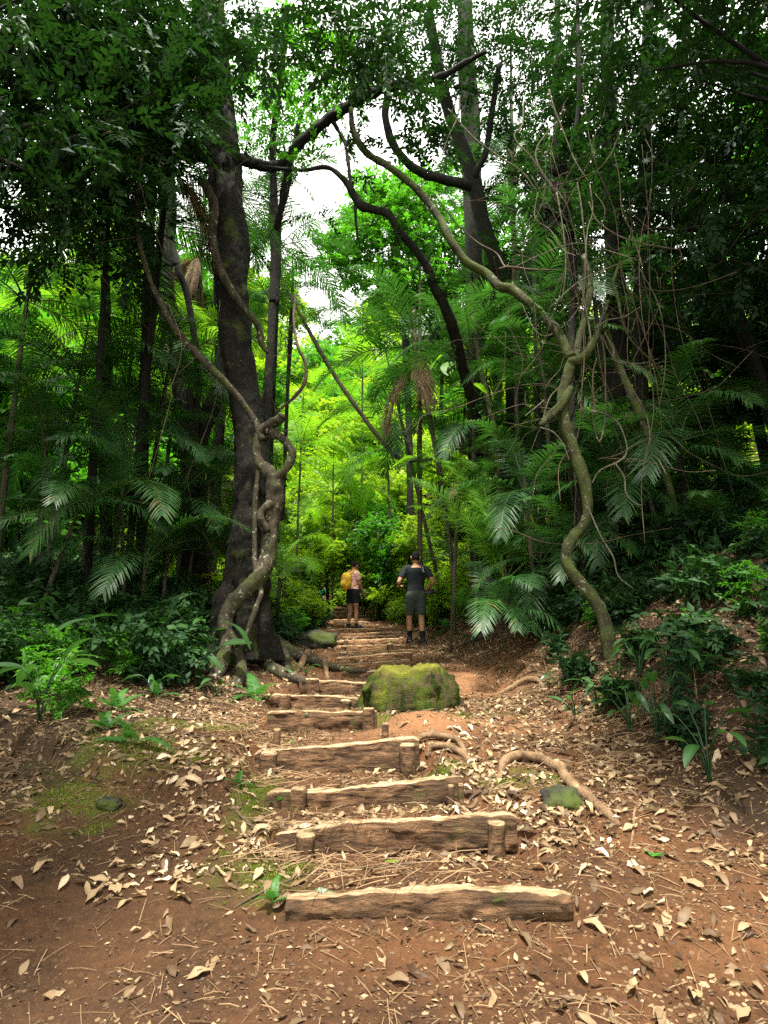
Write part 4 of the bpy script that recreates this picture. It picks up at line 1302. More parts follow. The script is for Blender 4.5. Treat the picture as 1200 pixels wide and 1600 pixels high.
it = []
rng = np.random.default_rng(77)
for k in range(190):
    D = 25 + 33 * rng.uniform(0, 1) ** .8
    x = rng.uniform(-.62, .66) * D
    px = 600 + FPX * x / D
    r = rng.uniform(1.7, 2.7)
    z = Hp(x, D) + r * rng.uniform(.45, .8)
    if 455 < px < 600 and D > 44:
        r, z = r * .75, Hp(x, D) + .8
    it.append(((x, D, z), r))
wood('far_wood', it, M['leaf_bright'], 'bright green wood on the steep hillside closing the valley', 26, 1.9, 78)
it = []
for k in range(120):
    s = -1 if k % 2 else 1
    x = s * rng.uniform(9, 22)
    y = rng.uniform(-7, 22)
    gz = Hp(x, y)
    it.append(((x, y, gz + rng.uniform(.8, 10.5)), rng.uniform(1.5, 2.6)))
wood('side_wood', it, M['leaf_mid'], 'dark wood filling both sides behind the trunks and palms', 36, 1.6, 79)

# ------------------------------------------------------------------ undergrowth
def scatter_ground(n, fn, rng, box):
    x = rng.uniform(box[0], box[1], n)
    y = rng.uniform(box[2], box[3], n)
    k = rng.uniform(0, 1, n) < fn(x, y)
    x, y = x[k], y[k]
    return np.stack([x, y, H(x, y)], -1)


def edges(x, y):
    xb = np.interp(y, [-5, 3, 5, 7, 9, 12, 14, 16, 20, 30], [2.3, 2.2, 1.75, 1.7, 1.9, 1.75, 1.2, .6, -.2, -.4])
    xa = np.interp(y, [0, 3, 5, 7, 9, 12, 16, 20, 30], [-3.6, -3.2, -2.6, -2.3, -2.3, -1.9, -1.75, -2.4, -3])
    return x - xb, xa - x


rng = np.random.default_rng(55)
SPS = [spray(rng, 9, .22, .075, 58, .03) for _ in range(3)]


def under(name, mat, n, box, fn, label, hmax, sc, per, seed):
    rng = np.random.default_rng(seed)
    P = scatter_ground(n, fn, rng, box)
    q = Geo()
    for p in P:
        h = hmax * rng.uniform(.35, 1.0)
        m = max(2, int(per * (h / hmax) ** 1.5))
        cloud(q, [p + np.array([0, 0, h * .55])], [h * .62], [m], rng, SPS, sc * rng.uniform(.8, 1.3), 1.0, .7)
    return tag(obj(name, q, M[mat], None, False), label, 'undergrowth', None, 'stuff')


def f_left(x, y):
    r, l = edges(x, y)
    return np.where((l > -.35) & (y > 4.2), .35 + .65 * sst(0, 1.0, l), 0) * sst(3.9, 5.6, y)


def f_right(x, y):
    r, l = edges(x, y)
    return np.where((r > .05) & (y > 3.4), .12 + .7 * sst(.2, 1.4, r), 0) * (.5 + .5 * sst(5, 9, y))


def f_mid(x, y):
    r, l = edges(x, y)
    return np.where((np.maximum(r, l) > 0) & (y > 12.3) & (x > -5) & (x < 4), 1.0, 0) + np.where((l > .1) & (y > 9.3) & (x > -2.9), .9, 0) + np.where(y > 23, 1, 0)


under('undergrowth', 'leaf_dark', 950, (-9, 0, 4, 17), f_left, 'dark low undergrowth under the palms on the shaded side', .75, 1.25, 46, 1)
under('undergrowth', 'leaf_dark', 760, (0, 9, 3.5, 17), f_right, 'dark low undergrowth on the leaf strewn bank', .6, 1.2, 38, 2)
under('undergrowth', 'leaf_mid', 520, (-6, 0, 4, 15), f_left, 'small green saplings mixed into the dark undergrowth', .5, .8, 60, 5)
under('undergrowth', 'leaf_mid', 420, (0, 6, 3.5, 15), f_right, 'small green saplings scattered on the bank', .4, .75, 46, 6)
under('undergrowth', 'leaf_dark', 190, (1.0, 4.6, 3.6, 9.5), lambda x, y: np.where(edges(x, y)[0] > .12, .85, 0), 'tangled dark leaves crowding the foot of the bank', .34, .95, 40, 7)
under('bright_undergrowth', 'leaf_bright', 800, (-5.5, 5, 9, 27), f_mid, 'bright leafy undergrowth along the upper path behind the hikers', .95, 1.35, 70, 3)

# countable shrubs near the hikers
for (x, y, D, r, lab) in [(470, 945, 12.8, 40, 'bright leafy shrub between the big trunk and the upper steps'), (600, 930, 17.5, 46, 'bright leafy shrub between the two hikers'),
                          (625, 960, 16.2, 24, 'low bright shrub left of the legs of the hiker in black'), (688, 930, 14.2, 30, 'bright shrub right of the hiker in black'),
                          (590, 885, 19, 44, 'tall bright shrub behind the hiker with the yellow backpack'), (468, 936, 18, 24, 'shrub hiding the legs of the far hiker in green'),
                          (455, 975, 11.6, 24, 'low dark green shrub by the root crossing to the steps')]:
    c = W(x, y, D)
    crown_tree('shrub', c, r * depth(c) / FPX, 'leaf_bright' if 'dark' not in lab else 'leaf_mid', lab, 'shrub', None, .02)

# ------------------------------------------------------------------ ferns and broad leaved plants
FE = [frond(.42, e, 60, 26, .12, .015, ang=66, hang=.25, seed=70 + k, prof=lambda t: (1.05 - t) ** .8, rach=.0035, flat=.15).mesh('frond', M['fern'], False) for k, e in enumerate((65, 45, 25, 10))]


def fern(p, L, label, n=7, az=None, els=None):
    t = thing('fern', p, label, 'fern')
    for k in range(n):
        a = az[k] if az else k * 2.4 + rs.normal(0, .2)
        inst('frond', FE[(els[k] if els else k % 4)], t, (0, 0, 0), (rs.normal(0, .1), rs.normal(0, .1), a), L / .42 * rs.uniform(.8, 1.1))
    return t


fern(G(400, 1092), .46, 'fresh green fern at the end of the dark split log step', 7, [2.6, -2.4, 3.3, 1.6, -1.3, .5, -2.9], [2, 1, 3, 1, 2, 0, 2])
fern(G(205, 1160), .34, 'single upright fern on the shaded leafy slope', 4, [2.9, 3.4, 1.8, -2], [0, 1, 2, 2])
fern(G(180, 1110), .36, 'blue green fern arching low at the shaded left edge', 6)
fern(G(165, 1140), .26, 'lush fern clump at the left edge below the arching fern', 7)
fern(G(700, 985), .55, 'fern at the foot of the low palm beside the path', 7)
fern(G(245, 1090), .30, 'small fern amid dry leaves before the liana roots', 5)
fern(G(370, 1228), .14, 'tiny fern on the mossy edge by the tall plank step', 5)
fern(G(435, 1262), .12, 'tiny seedling fern against the second step from the bottom', 5)
fern(G(640, 1250), .07, 'tiny bright sprout under the third timber step', 4)
fern(G(425, 1412), .13, 'small green sprig beside the lowest step', 5)
fern(G(455, 1165), .10, 'tiny fern behind the small upright stake of the plank step', 5)

def blade(L=.38, wd=.13, n=7, arch=.5, seed=0):
    q = Geo()
    t = np.linspace(0, 1, n)
    w = wd / 2 * np.sin(PI * np.clip(t * .94 + .04, 0, 1)) ** .75
    z = arch * L * (t * .55 - t ** 2 * .75)
    V = []
    for k in range(n):
        for u, dz in ((-1, .16), (-.5, .05), (0, 0), (.5, .05), (1, .16)):
            V.append((u * w[k], t[k] * L, z[k] + dz * w[k] + .004 * math.sin(t[k] * 40 + u)))
    Fq = [(k * 5 + s, k * 5 + s + 1, (k + 1) * 5 + s + 1, (k + 1) * 5 + s) for k in range(n - 1) for s in range(4)]
    q.add(V, Fq, None, np.tile([.3, .5, .75, .5, .3], n))
    return q


BLQ = [blade(.38, .13, 8, .5), blade(.42, .11, 8, .8), blade(.30, .14, 7, .3)]
BL = [b.mesh('leaf', M['broad'], True) for b in BLQ]


def broad_plant(p, ht, label, n=7, s=1.0, name='broadleaf_plant'):
    t = thing(name, p, label, 'plant')
    q = Geo()
    for k in range(n):
        a = k * 2.4 + rs.normal(0, .3)
        h = ht * rs.uniform(.45, 1.0)
        o = .14 * ht + .08
        e = np.array(p) + np.array([-math.sin(a) * o, math.cos(a) * o, h])
        tube(q, [np.array(p), np.array(p) + (e - p) * np.array([.3, .3, .6]), e], [.006, .005, .004], 5, 4, T=.3)
        inst('leaf', BL[k % 3], t, e - np.array(p), (rs.normal(-.15, .3), rs.normal(0, .35), a), s * rs.uniform(.75, 1.15))
    obj('stem', q, M['broad'], t)
    return t


for (x, y, ht, n, s, lab) in [(322, 1050, .62, 8, 1.1, 'broad leaved plant against the foot of the big trunk'), (268, 1062, .60, 9, 1.15, 'broad leaved plant with long shiny leaves left of the big trunk'),
                              (205, 1050, .58, 8, 1.0, 'broad leaved plant in the dark shade with a pale torn leaf'), (150, 1040, .55, 8, 1.0, 'broad leaved plant at the shaded left edge'),
                              (238, 1085, .22, 6, .55, 'low bright leaved plant before the broad leaved ones'), (338, 1088, .18, 5, .45, 'little sprouting plant between the liana roots'),
                              (440, 1062, .14, 7, .35, 'small seedling with whitish leaves beside the root by the steps'), (478, 1058, .16, 6, .36, 'small pale leaved seedling at the end of the root covered step'),
                              (690, 700, .1, 1, .1, '')]:
    if lab:
        broad_plant(G(x, y), ht, lab, n, s)
for (x, y, ht, n, s, lab) in [(1030, 1165, .55, 9, .62, 'bright leafy plant at the right edge of the bank'), (985, 1150, .35, 8, .5, 'dark leafy plant low on the bank beside the bright one'), (935, 1120, .3, 7, .45, 'small leafy plant below the crooked mossy tree'),
                              (900, 1125, .22, 6, .42, 'little dark plant at the edge of the litter bank'), (1060, 1110, .6, 9, .6, 'leafy plant above the bright one on the right edge'), (1000, 1060, .35, 8, .45, 'light green seedling clump right of the crooked mossy tree'),
                              (870, 1075, .16, 5, .34, 'tiny sprig of green on the bare bank edge'), (740, 1010, .3, 7, .4, 'leafy plant by the fallen branch near the low palm'), (1110, 1230, .5, 9, .6, 'leafy plant low on the bank outside the bare earth'),
                              (850, 1010, .3, 7, .4, 'small shrubby plant on the litter between the palm and crooked tree'), (690, 975, .35, 8, .45, 'bright plant with wide leaves right of the hiker in black'), (735, 965, .4, 8, .5, 'shiny plant under the low palm'), (60, 1130, .5, 8, .9, 'leafy plant off the left side of the slope')]:
    broad_plant(G(x, y), ht, lab, n, s, 'leafy_plant')


# big heart shaped leaves catching the light over the path
def hang_leaves(pts, label):
    P0 = W(*pts[0][:3])
    t = thing('large_leaf_climber', P0, label, 'plant')
    q = Geo()
    tube(q, [W(*p[:3]) for p in pts], .008, 6, 4, T=.2)
    obj('stem', q, M['broad'], t)
    return t, P0


t, P0 = hang_leaves([(770, 640, 10.4), (725, 590, 10.2), (700, 562, 10.1), (690, 555, 10.1)], 'climber with big light green heart shaped leaves beside the stiff palm')
HL = blade(.36, .27, 9, .35).mesh('leaf', M['palm_bright'], True)
for (x, y, az, s, tx) in [(690, 556, 1.9, 1.0, -.9), (704, 565, 2.8, 1.1, -1.0), (712, 556, -2.3, .9, -.9), (722, 592, 2.2, .8, -.8), (740, 600, -1.6, .8, -.6)]:
    inst('leaf', HL, t, W(x, y, 10.1) - P0, (tx, 0, az), s)
t, P0 = hang_leaves([(700, 800, 11.5), (690, 745, 11.3), (660, 718, 11.2), (630, 716, 11.1)], 'climber with very broad pale green leaves above the shrubs right of the path')
for (x, y, az, s, tx) in [(650, 716, 1.75, 1.35, -.35), (700, 708, -1.3, 1.1, -.35), (672, 722, 2.6, .9, -.5), (690, 745, 1.0, .8, -.5)]:
    inst('leaf', HL, t, W(x, y, 11.2) - P0, (tx, 0, az), s)

# ------------------------------------------------------------------ thin vines
VG = 'thin vines tangled above the bank'
vines = [[(718, 150, 7.4, 4), (716, 180, 7.4, 4), (700, 215, 7.4, 3), (690, 245, 7.4, 3)], [(700, 170, 7.2, 3), (740, 215, 7.2, 4), (780, 245, 7.2, 4), (815, 268, 7.2, 3), (840, 300, 7.2, 3)],
         [(858, 140, 7, 4), (866, 170, 7, 4), (880, 205, 7, 4), (898, 250, 7, 4), (920, 285, 7, 3)], [(962, 150, 6.8, 3), (975, 185, 6.8, 4), (980, 205, 6.8, 4), (966, 215, 6.8, 4), (955, 240, 6.8, 4), (930, 268, 6.8, 3), (870, 290, 6.8, 3), (830, 296, 6.8, 3)],
         [(818, 160, 7.3, 3), (816, 195, 7.3, 4), (804, 210, 7.3, 4), (810, 225, 7.3, 3), (830, 245, 7.3, 3), (846, 270, 7.3, 3), (868, 300, 7.3, 3)], [(870, 190, 7.1, 3), (842, 225, 7.1, 4), (838, 250, 7.1, 4), (855, 280, 7.1, 3), (872, 300, 7.1, 3), (886, 320, 7.1, 3)],
         [(902, 285, 7, 3), (908, 320, 7, 4), (912, 360, 7, 4), (916, 395, 7, 5), (914, 440, 7, 4), (910, 480, 7, 4)], [(922, 290, 6.9, 3), (926, 330, 6.9, 3), (918, 360, 6.9, 3), (914, 410, 6.9, 3)],
         [(920, 315, 6.8, 3), (934, 346, 6.8, 4), (970, 370, 6.8, 4), (1010, 382, 6.8, 4), (1060, 390, 6.8, 3)], [(960, 240, 7.2, 3), (968, 280, 7.2, 3), (972, 330, 7.2, 3), (990, 370, 7.2, 3), (1005, 420, 7.2, 3)],
         [(780, 420, 7.5, 4), (795, 417, 7.4, 6), (830, 421, 7.3, 5), (869, 422, 7.2, 4)], [(676, 300, 8, 3), (710, 345, 8, 3), (745, 378, 8, 4), (775, 395, 8, 3), (788, 415, 7.8, 4), (800, 418, 7.8, 3)],
         [(800, 420, 7.5, 2), (840, 400, 7.4, 2), (900, 380, 7.3, 2), (960, 395, 7.2, 3), (1000, 408, 7.1, 2)], [(860, 480, 7.0, 2), (905, 440, 7, 3), (960, 415, 7, 3), (1000, 400, 7, 2)],
         [(966, 415, 7.0, 7), (962, 430, 7.0, 8), (958, 445, 7.0, 8), (966, 470, 7.0, 8), (972, 500, 7.0, 7), (985, 530, 7, 5), (1020, 565, 7, 4), (1060, 590, 7, 3)], [(936, 520, 6.7, 6), (944, 550, 6.8, 5), (946, 600, 6.9, 4), (945, 660, 7, 4), (935, 690, 7, 4), (925, 640, 7, 3), (930, 615, 7, 3), (945, 600, 7, 3)],
         [(936, 510, 6.7, 4), (950, 500, 6.6, 3), (975, 495, 6.6, 3), (1000, 480, 6.6, 3)], [(940, 525, 6.8, 3), (960, 560, 6.8, 3), (990, 570, 6.8, 3), (1020, 590, 6.8, 2)], [(945, 520, 7, 4), (958, 545, 7, 5), (962, 565, 7, 5), (1000, 568, 7, 3), (1030, 560, 7, 2)],
         [(925, 755, 6.4, 4), (938, 735, 6.4, 4), (965, 722, 6.4, 5), (978, 710, 6.4, 4), (978, 690, 6.4, 3), (965, 660, 6.5, 3), (940, 645, 6.5, 3), (900, 640, 6.6, 2)], [(962, 725, 6.3, 4), (975, 745, 6.3, 4), (978, 770, 6.3, 4), (990, 785, 6.3, 3), (1004, 790, 6.3, 2)],
         [(914, 775, 6.3, 5), (922, 800, 6.3, 4), (940, 840, 6.2, 4), (958, 870, 6.1, 4), (966, 900, 6.1, 3), (990, 920, 6, 2)], [(844, 668, 6.4, 4), (865, 676, 6.4, 4), (880, 695, 6.4, 3), (890, 720, 6.4, 3)], [(848, 655, 6.5, 3), (860, 620, 6.5, 3), (880, 600, 6.6, 3)],
         [(820, 650, 6.6, 2), (838, 636, 6.6, 3), (850, 625, 6.6, 3)], [(932, 560, 6.9, 3), (926, 590, 6.9, 4), (930, 640, 6.9, 6), (932, 640, 6.9, 6)], [(905, 430, 6.9, 4), (915, 480, 6.9, 4), (922, 520, 6.8, 4), (925, 550, 6.8, 3)],
         [(800, 440, 7.6, 2), (840, 520, 7.3, 2), (880, 510, 7.2, 2), (920, 460, 7.1, 2)], [(870, 300, 7.2, 3), (880, 360, 7.1, 3), (884, 420, 7.1, 3), (878, 470, 7.1, 2)], [(840, 300, 7.4, 2), (836, 340, 7.4, 3), (860, 360, 7.4, 3), (880, 390, 7.3, 3), (900, 400, 7.2, 2)],
         [(1000, 420, 7, 2), (1030, 480, 7, 3), (1040, 560, 7, 3), (1030, 640, 7, 2)], [(985, 600, 6.9, 3), (1010, 650, 6.9, 3), (1015, 700, 6.8, 3), (1000, 740, 6.8, 2)]]
vl = {2: 'thin pale vine hanging down the upper shade beside the torn palm leaves', 3: 'green tinged vine bending sharply near the dark upper corner', 8: 'pale vine sagging out to the right edge above the leaning mossy trunk', 10: 'short straight reddish vine ahead of the wavy mossy vine',
      14: 'thick green kinked vine in the shade right of the tangle', 15: 'vine hanging in a long narrow loop below the mossy fork', 19: 'vine curling in a wide hook beside the crooked mossy tree', 21: 'thin vine trailing from the crooked mossy tree to the litter', 25: 'orange brown stub of vine hanging below the mossy fork'}
for k, v in enumerate(vines):
    q = Geo()
    P = [W(*p[:3]) for p in v]
    r = [.62 * p[3] / 2 * depth(w) / FPX for p, w in zip(v, P)]
    tube(q, P, r, 6, 8, bump=.12, bf=14, seed=k)
    t = obj('vine', q, M['bark_mossy'] if k in (3, 14) else (M['vine_dark'] if k in (10, 25) else M['vine']), at=P[0])
    if k in vl:
        tag(t, vl[k], 'vine')
    else:
        tag(t, 'thin pale vine, one of many crossing in the tangle above the bank', 'vine', VG)
rng = np.random.default_rng(9)
q = Geo()
for k in range(90):
    a = W(rng.uniform(800, 1160), rng.uniform(120, 840), rng.uniform(6.2, 9.5))
    n = int(rng.integers(3, 6))
    P = [a]
    d = rng.normal(0, 1, 3) * np.array([1, .6, 1])
    for _ in range(n):
        d = d / np.linalg.norm(d) + rng.normal(0, .28, 3)
        P.append(P[-1] + d / np.linalg.norm(d) * rng.uniform(.2, .5))
    tube(q, P, rng.uniform(.0015, .004), 4, 4, T=.5)
for k in range(70):
    a = W(rng.uniform(20, 460), rng.uniform(120, 700), rng.uniform(7, 11))
    P = [a, a + np.array([rng.normal(0, .2), rng.normal(0, .2), -rng.uniform(.3, .8)]), a + np.array([rng.normal(0, .25), rng.normal(0, .2), -rng.uniform(.9, 1.9)])]
    tube(q, P, rng.uniform(.002, .005), 4, 4, T=.5)
for k in range(48):
    D = rng.uniform(6.3, 8.6)
    a = W(rng.uniform(790, 1060), rng.uniform(110, 560), D)
    b = W(600 + FPX * a[0] / D * .93 + rng.normal(0, 70), rng.uniform(200, 860), D + rng.normal(0, .4))
    sag = rng.uniform(.05, .6)
    ts = np.linspace(0, 1, 7)
    P = a[None] * (1 - ts[:, None]) + b[None] * ts[:, None] + rng.normal(0, .04, (7, 3))
    P[:, 2] -= sag * np.sin(PI * ts)
    P[:, 0] += rng.normal(0, .2) * np.sin(PI * ts)
    tube(q, P, rng.uniform(.002, .005), 5, 4, T=.5)
tag(obj('fine_twigs', q, M['vine_dark']), 'mesh of hair thin stems hanging among the trees', 'twigs', None, 'stuff')

# ------------------------------------------------------------------ exposed roots on the trail
def ground_root(name, pts, label, mat='bark_root', subs=()):
    def mk(pp):
        P, r = [], []
        for (x, y, w, l) in pp:
            p = G(x, y)
            rr = w / 2 * depth(p) / FPX
            P.append(p + np.array([0, 0, rr * l]))
            r.append(rr)
        q = Geo()
        tube(q, P, r, 12, 7, bump=.16, bf=14, seed=len(pp))
        return q, P
    q, P = mk(pts)
    t = thing(name, P[0], label, 'root')
    obj('stem', q, M[mat], t)
    for s in subs:
        obj('branch', mk(s)[0], M[mat], t)


ground_root('exposed_root', [(782, 1212, 9, -.4), (788, 1198, 12, 1.0), (808, 1192, 13, 1.6), (840, 1195, 14, 1.4), (866, 1205, 16, 1.0), (880, 1204, 14, .9), (892, 1200, 10, -.3)],
            'knobbly exposed root arching over the trail, with a branch running towards the viewer', subs=[[(874, 1204, 16, 1.0), (886, 1225, 16, 1.0), (905, 1245, 17, .9), (930, 1262, 17, .8), (950, 1278, 15, .5), (968, 1290, 10, -.5)], [(784, 1205, 9, .8), (779, 1220, 6, -.4)]])
ground_root('exposed_root', [(612, 1204, 10, -.2), (628, 1192, 11, .8), (645, 1172, 10, 1.8), (662, 1161, 9, 2.2), (690, 1158, 9, 1.8), (715, 1164, 10, 1.2), (728, 1180, 8, .2)],
            'thin arched root over a mossy hollow at the end of the tall plank step', subs=[[(668, 1186, 8, .6), (676, 1175, 9, 1.6), (696, 1173, 10, 1.4), (720, 1182, 11, .9), (736, 1192, 9, -.1)], [(624, 1196, 9, .4), (640, 1180, 9, .8), (648, 1160, 7, .6)]])
ground_root('fallen_branch', [(780, 1085, 5, .2), (800, 1078, 9, .8), (822, 1068, 10, 1.0), (840, 1066, 8, .8), (850, 1075, 5, .1)], 'pale bent piece of branch lying on the litter at the bank edge')
ground_root('fallen_branch', [(716, 1012, 7, .3), (740, 1004, 8, .9), (770, 994, 8, .9), (800, 988, 6, .5)], 'brown fallen branch lying below the low palm', 'vine_dark')
ground_root('fallen_branch', [(985, 1330, 4, .6), (990, 1300, 4, .8), (992, 1270, 4, .8), (1004, 1245, 3, .4)], 'thin crooked stick on the bare soil near the right edge')
ground_root('fallen_branch', [(368, 1268, 4, .5), (380, 1285, 5, 1.0), (400, 1299, 5, 1.0), (418, 1296, 4, .5)], 'curved grey stick lying beside the second step from the bottom', 'vine_dark')
ground_root('fallen_branch', [(365, 1422, 4, .5), (410, 1398, 4, .8), (450, 1380, 4, .8), (485, 1365, 3, .4)], 'long thin stick at the mossy corner above the lowest step', 'vine_dark')
ground_root('fallen_branch', [(540, 1362, 3, .6), (590, 1358, 4, .8), (640, 1352, 4, .8), (680, 1342, 3, .3)], 'straight thin stick in the litter between the two lowest steps', 'vine_dark')
ground_root('fallen_branch', [(330, 1062, 5, .5), (345, 1048, 5, 1.0), (365, 1035, 4, .5)], 'short pale stick leaning by the liana roots')

# ------------------------------------------------------------------ leaf litter, twigs and moss
def curled(seed, L=1.0, wd=.42, curl=.5, n=6):
    rng = np.random.default_rng(seed)
    t = np.linspace(0, 1, n)
    w = wd / 2 * np.sin(PI * np.clip(t * .92 + .05, 0, 1)) ** rng.uniform(.6, 1.0)
    c1, c2, tw = rng.normal(0, curl), rng.uniform(-.2, .9) * curl, rng.normal(0, .5)
    V = []
    for k in range(n):
        for u in (-1, -.4, .4, 1):
            z = c1 * .22 * math.sin(PI * t[k]) + c2 * abs(u) ** 1.6 * w[k] * 1.2 + .06 * math.sin(t[k] * 9 + u * 2 + seed)
            V.append((u * w[k] * (1 - .3 * abs(c2)) + .05 * math.sin(t[k] * 3 + seed), t[k] * L - L / 2, z + u * w[k] * tw * (t[k] - .5)))
    F = [(k * 4 + s, k * 4 + s + 1, (k + 1) * 4 + s + 1, (k + 1) * 4 + s) for k in range(n - 1) for s in range(3)]
    return np.array(V), np.array(F), np.zeros((0, 3), np.int64), np.tile([.45, .55, .55, .45], n)


LIT = [curled(s, 1, u) for s, u in ((1, .42), (2, .34), (3, .5), (4, .28), (5, .45), (6, .38))]


def gnormal(x, y):
    e = .04
    nx_ = (H(x - e, y) - H(x + e, y)) / (2 * e)
    ny_ = (H(x, y - e) - H(x, y + e)) / (2 * e)
    n = np.stack([nx_, ny_, np.ones_like(nx_)], -1)
    return n / np.linalg.norm(n, axis=1)[:, None]


def litter(q, P, size, rng, tilt=.35, lift=.01, tint=None):
    n = len(P)
    up = gnormal(P[:, 0], P[:, 1]) + rng.normal(0, tilt, (n, 3))
    d = rng.normal(0, 1, (n, 3))
    d[:, 2] = 0
    nn_ = up / np.linalg.norm(up, axis=1)[:, None]
    d = d - nn_ * (d * nn_).sum(1)[:, None]
    Fm = frames(d, up) * size[:, None, None]
    T = np.clip(rng.beta(1.1, 1.9, n), 0, 1) if tint is None else tint
    k_ = rng.integers(0, len(LIT), n)
    for k in range(len(LIT)):
        m = k_ == k
        if m.any():
            scatter(q, LIT[k], Fm[m], P[m] + np.array([0, 0, 1]) * (lift + .06 * size[m][:, None]), T[m])


def d_litter(x, y):
    mo, clay, dark, leafy = masks(x, y)
    xs0 = np.interp(y, SD, SL[:, 0])
    xs1 = np.interp(y, SD, SR[:, 0])
    on = (x > xs0 - .05) & (x < xs1 + .05) & (y > 2.4) & (y < 22)
    patch = sst(-.25, .35, n2(x, y, 1.5, 61))
    d = .22 + .60 * patch
    d = d * (1 - .85 * np.clip(clay, 0, 1)) * (1 - .5 * mo)
    d = np.where(on, d * np.where(y > 8.5, .9, .45), d)
    d = d + .40 * sst(.45, .7, x) * (1 - sst(1.5, 2.0, x)) * (y > 4) * (y < 13) * (1 - np.clip(clay, 0, 1))
    d = d + .35 * sst(1.2, 2.2, x) * (y > 3.2) + .3 * sst(1.2, 2.2, -x) * (y > 4.6)
    bare = blob(x, y, -1.3, 3.2, 1.0, .95) + blob(x, y, 1.3, 2.9, .6, .5) * .7
    d = d * (1 - .92 * np.clip(bare, 0, 1))
    return np.clip(d, 0, 1)


rng = np.random.default_rng(303)
q = Geo()
P = scatter_ground(6200, d_litter, rng, (-3.6, 3.4, 2.0, 6.5))
litter(q, P, rng.uniform(.03, .11, len(P)) * rng.uniform(.6, 1.15, len(P)), rng)
P = scatter_ground(15000, d_litter, rng, (-4.5, 5.0, 6.5, 15))
litter(q, P, rng.uniform(.04, .10, len(P)), rng)
P = scatter_ground(3500, d_litter, rng, (-5, 3.5, 15, 24))
litter(q, P, rng.uniform(.08, .15, len(P)), rng)
# drifts of pale leaves gathered on the bare slope and along the trail
for (x, y, sx, sy, n) in [(265, 1352, 45, 26, 95), (300, 1262, 38, 16, 70), (330, 1215, 50, 14, 60), (235, 1370, 60, 20, 40), (390, 1310, 50, 25, 70), (350, 1330, 40, 30, 40), (200, 1300, 22, 10, 9), (420, 1335, 30, 18, 50), (180, 1395, 22, 16, 14),
                          (760, 1165, 90, 25, 260), (800, 1120, 60, 25, 200), (740, 1215, 40, 30, 150), (880, 1260, 60, 35, 130), (640, 1265, 90, 8, 110), (560, 1200, 80, 6, 40), (700, 1010, 30, 10, 90), (690, 1320, 120, 20, 110), (920, 1330, 70, 35, 100), (300, 1185, 60, 14, 90), (250, 1140, 90, 20, 120), (520, 1130, 50, 7, 30), (1000, 1200, 40, 30, 60)]:
    n = int(n * .55)
    pts = np.stack([rng.normal(x, sx * 1.0, n), rng.normal(y, sy * 1.0, n)], -1)
    P = np.array([G(a, b) for a, b in pts])
    litter(q, P, rng.uniform(.025, .105, n) * rng.uniform(.7, 1.1, n), rng, .32, .010, np.clip(rng.normal(.72, .24, n), 0, 1))
for (n, bx, lo, hi) in ((9000, (-3.2, 3.2, 2.0, 7), .045, .11), (9000, (-4.5, 5, 7, 14), .06, .12)):
    P = scatter_ground(n, lambda x, y: np.clip(d_litter(x, y) * 1.0 + .02, 0, 1), rng, bx)
    litter(q, P, rng.uniform(lo, hi, len(P)), rng, .10, -.004, np.clip(rng.beta(1.3, 3.2, len(P)), 0, 1))
P = scatter_ground(52000, lambda x, y: np.clip(1.05 - .6 * masks(x, y)[1] - .7 * blob(x, y, -1.3, 3.2, 1.0, .95), 0, 1) * (.35 + .65 * sst(-.3, .3, n2(x, y, 2.6, 71))), rng, (-3, 3.2, 2.0, 8.5))
d = rng.normal(0, 1, P.shape)
d[:, 2] *= .25
scatter(q, LEAF, frames(d, gnormal(P[:, 0], P[:, 1]) + rng.normal(0, .45, P.shape)) * rng.uniform(.008, .032, len(P))[:, None, None], P + np.array([0, 0, .004]), np.clip(rng.beta(1.0, 2.4, len(P)), 0, 1))
tag(obj('leaf_litter', q, M['litter'], None, True), 'dry tan leaves strewn over the path and banks', 'leaves', None, 'stuff')

q = Geo()
ST_ = (np.array([[-.012, -.5, 0], [.012, -.5, 0], [.012, 0, .03], [-.012, 0, .03], [.008, .5, 0], [-.008, .5, 0], [0, -.5, .02], [0, .5, .015], [0, 0, .05]]), np.array([[0, 1, 2, 3], [3, 2, 4, 5], [6, 0, 3, 8], [8, 3, 5, 7]]), np.zeros((0, 3), np.int64), np.full(9, .5))
for n, box, lo, hi in ((9000, (-3, 3.3, 2.0, 7), .03, .16), (7000, (-4, 4.5, 6.5, 15), .06, .3)):
    P = scatter_ground(n, lambda x, y: np.clip(.75 - masks(x, y)[1] * .5 - .55 * blob(x, y, -1.25, 3.3, .9, .75), 0, 1), rng, box)
    up = gnormal(P[:, 0], P[:, 1]) + rng.normal(0, .2, P.shape)
    d = rng.normal(0, 1, P.shape)
    d = d - up * (d * up).sum(1)[:, None] / (up * up).sum(1)[:, None]
    s = rng.uniform(lo, hi, len(P))
    Fm = frames(d, up)
    Fm = Fm * np.stack([rng.uniform(.05, .16, len(P)), s, rng.uniform(.05, .2, len(P))], -1)[:, None, :]
    scatter(q, ST_, Fm, P + np.array([0, 0, .006]), None)
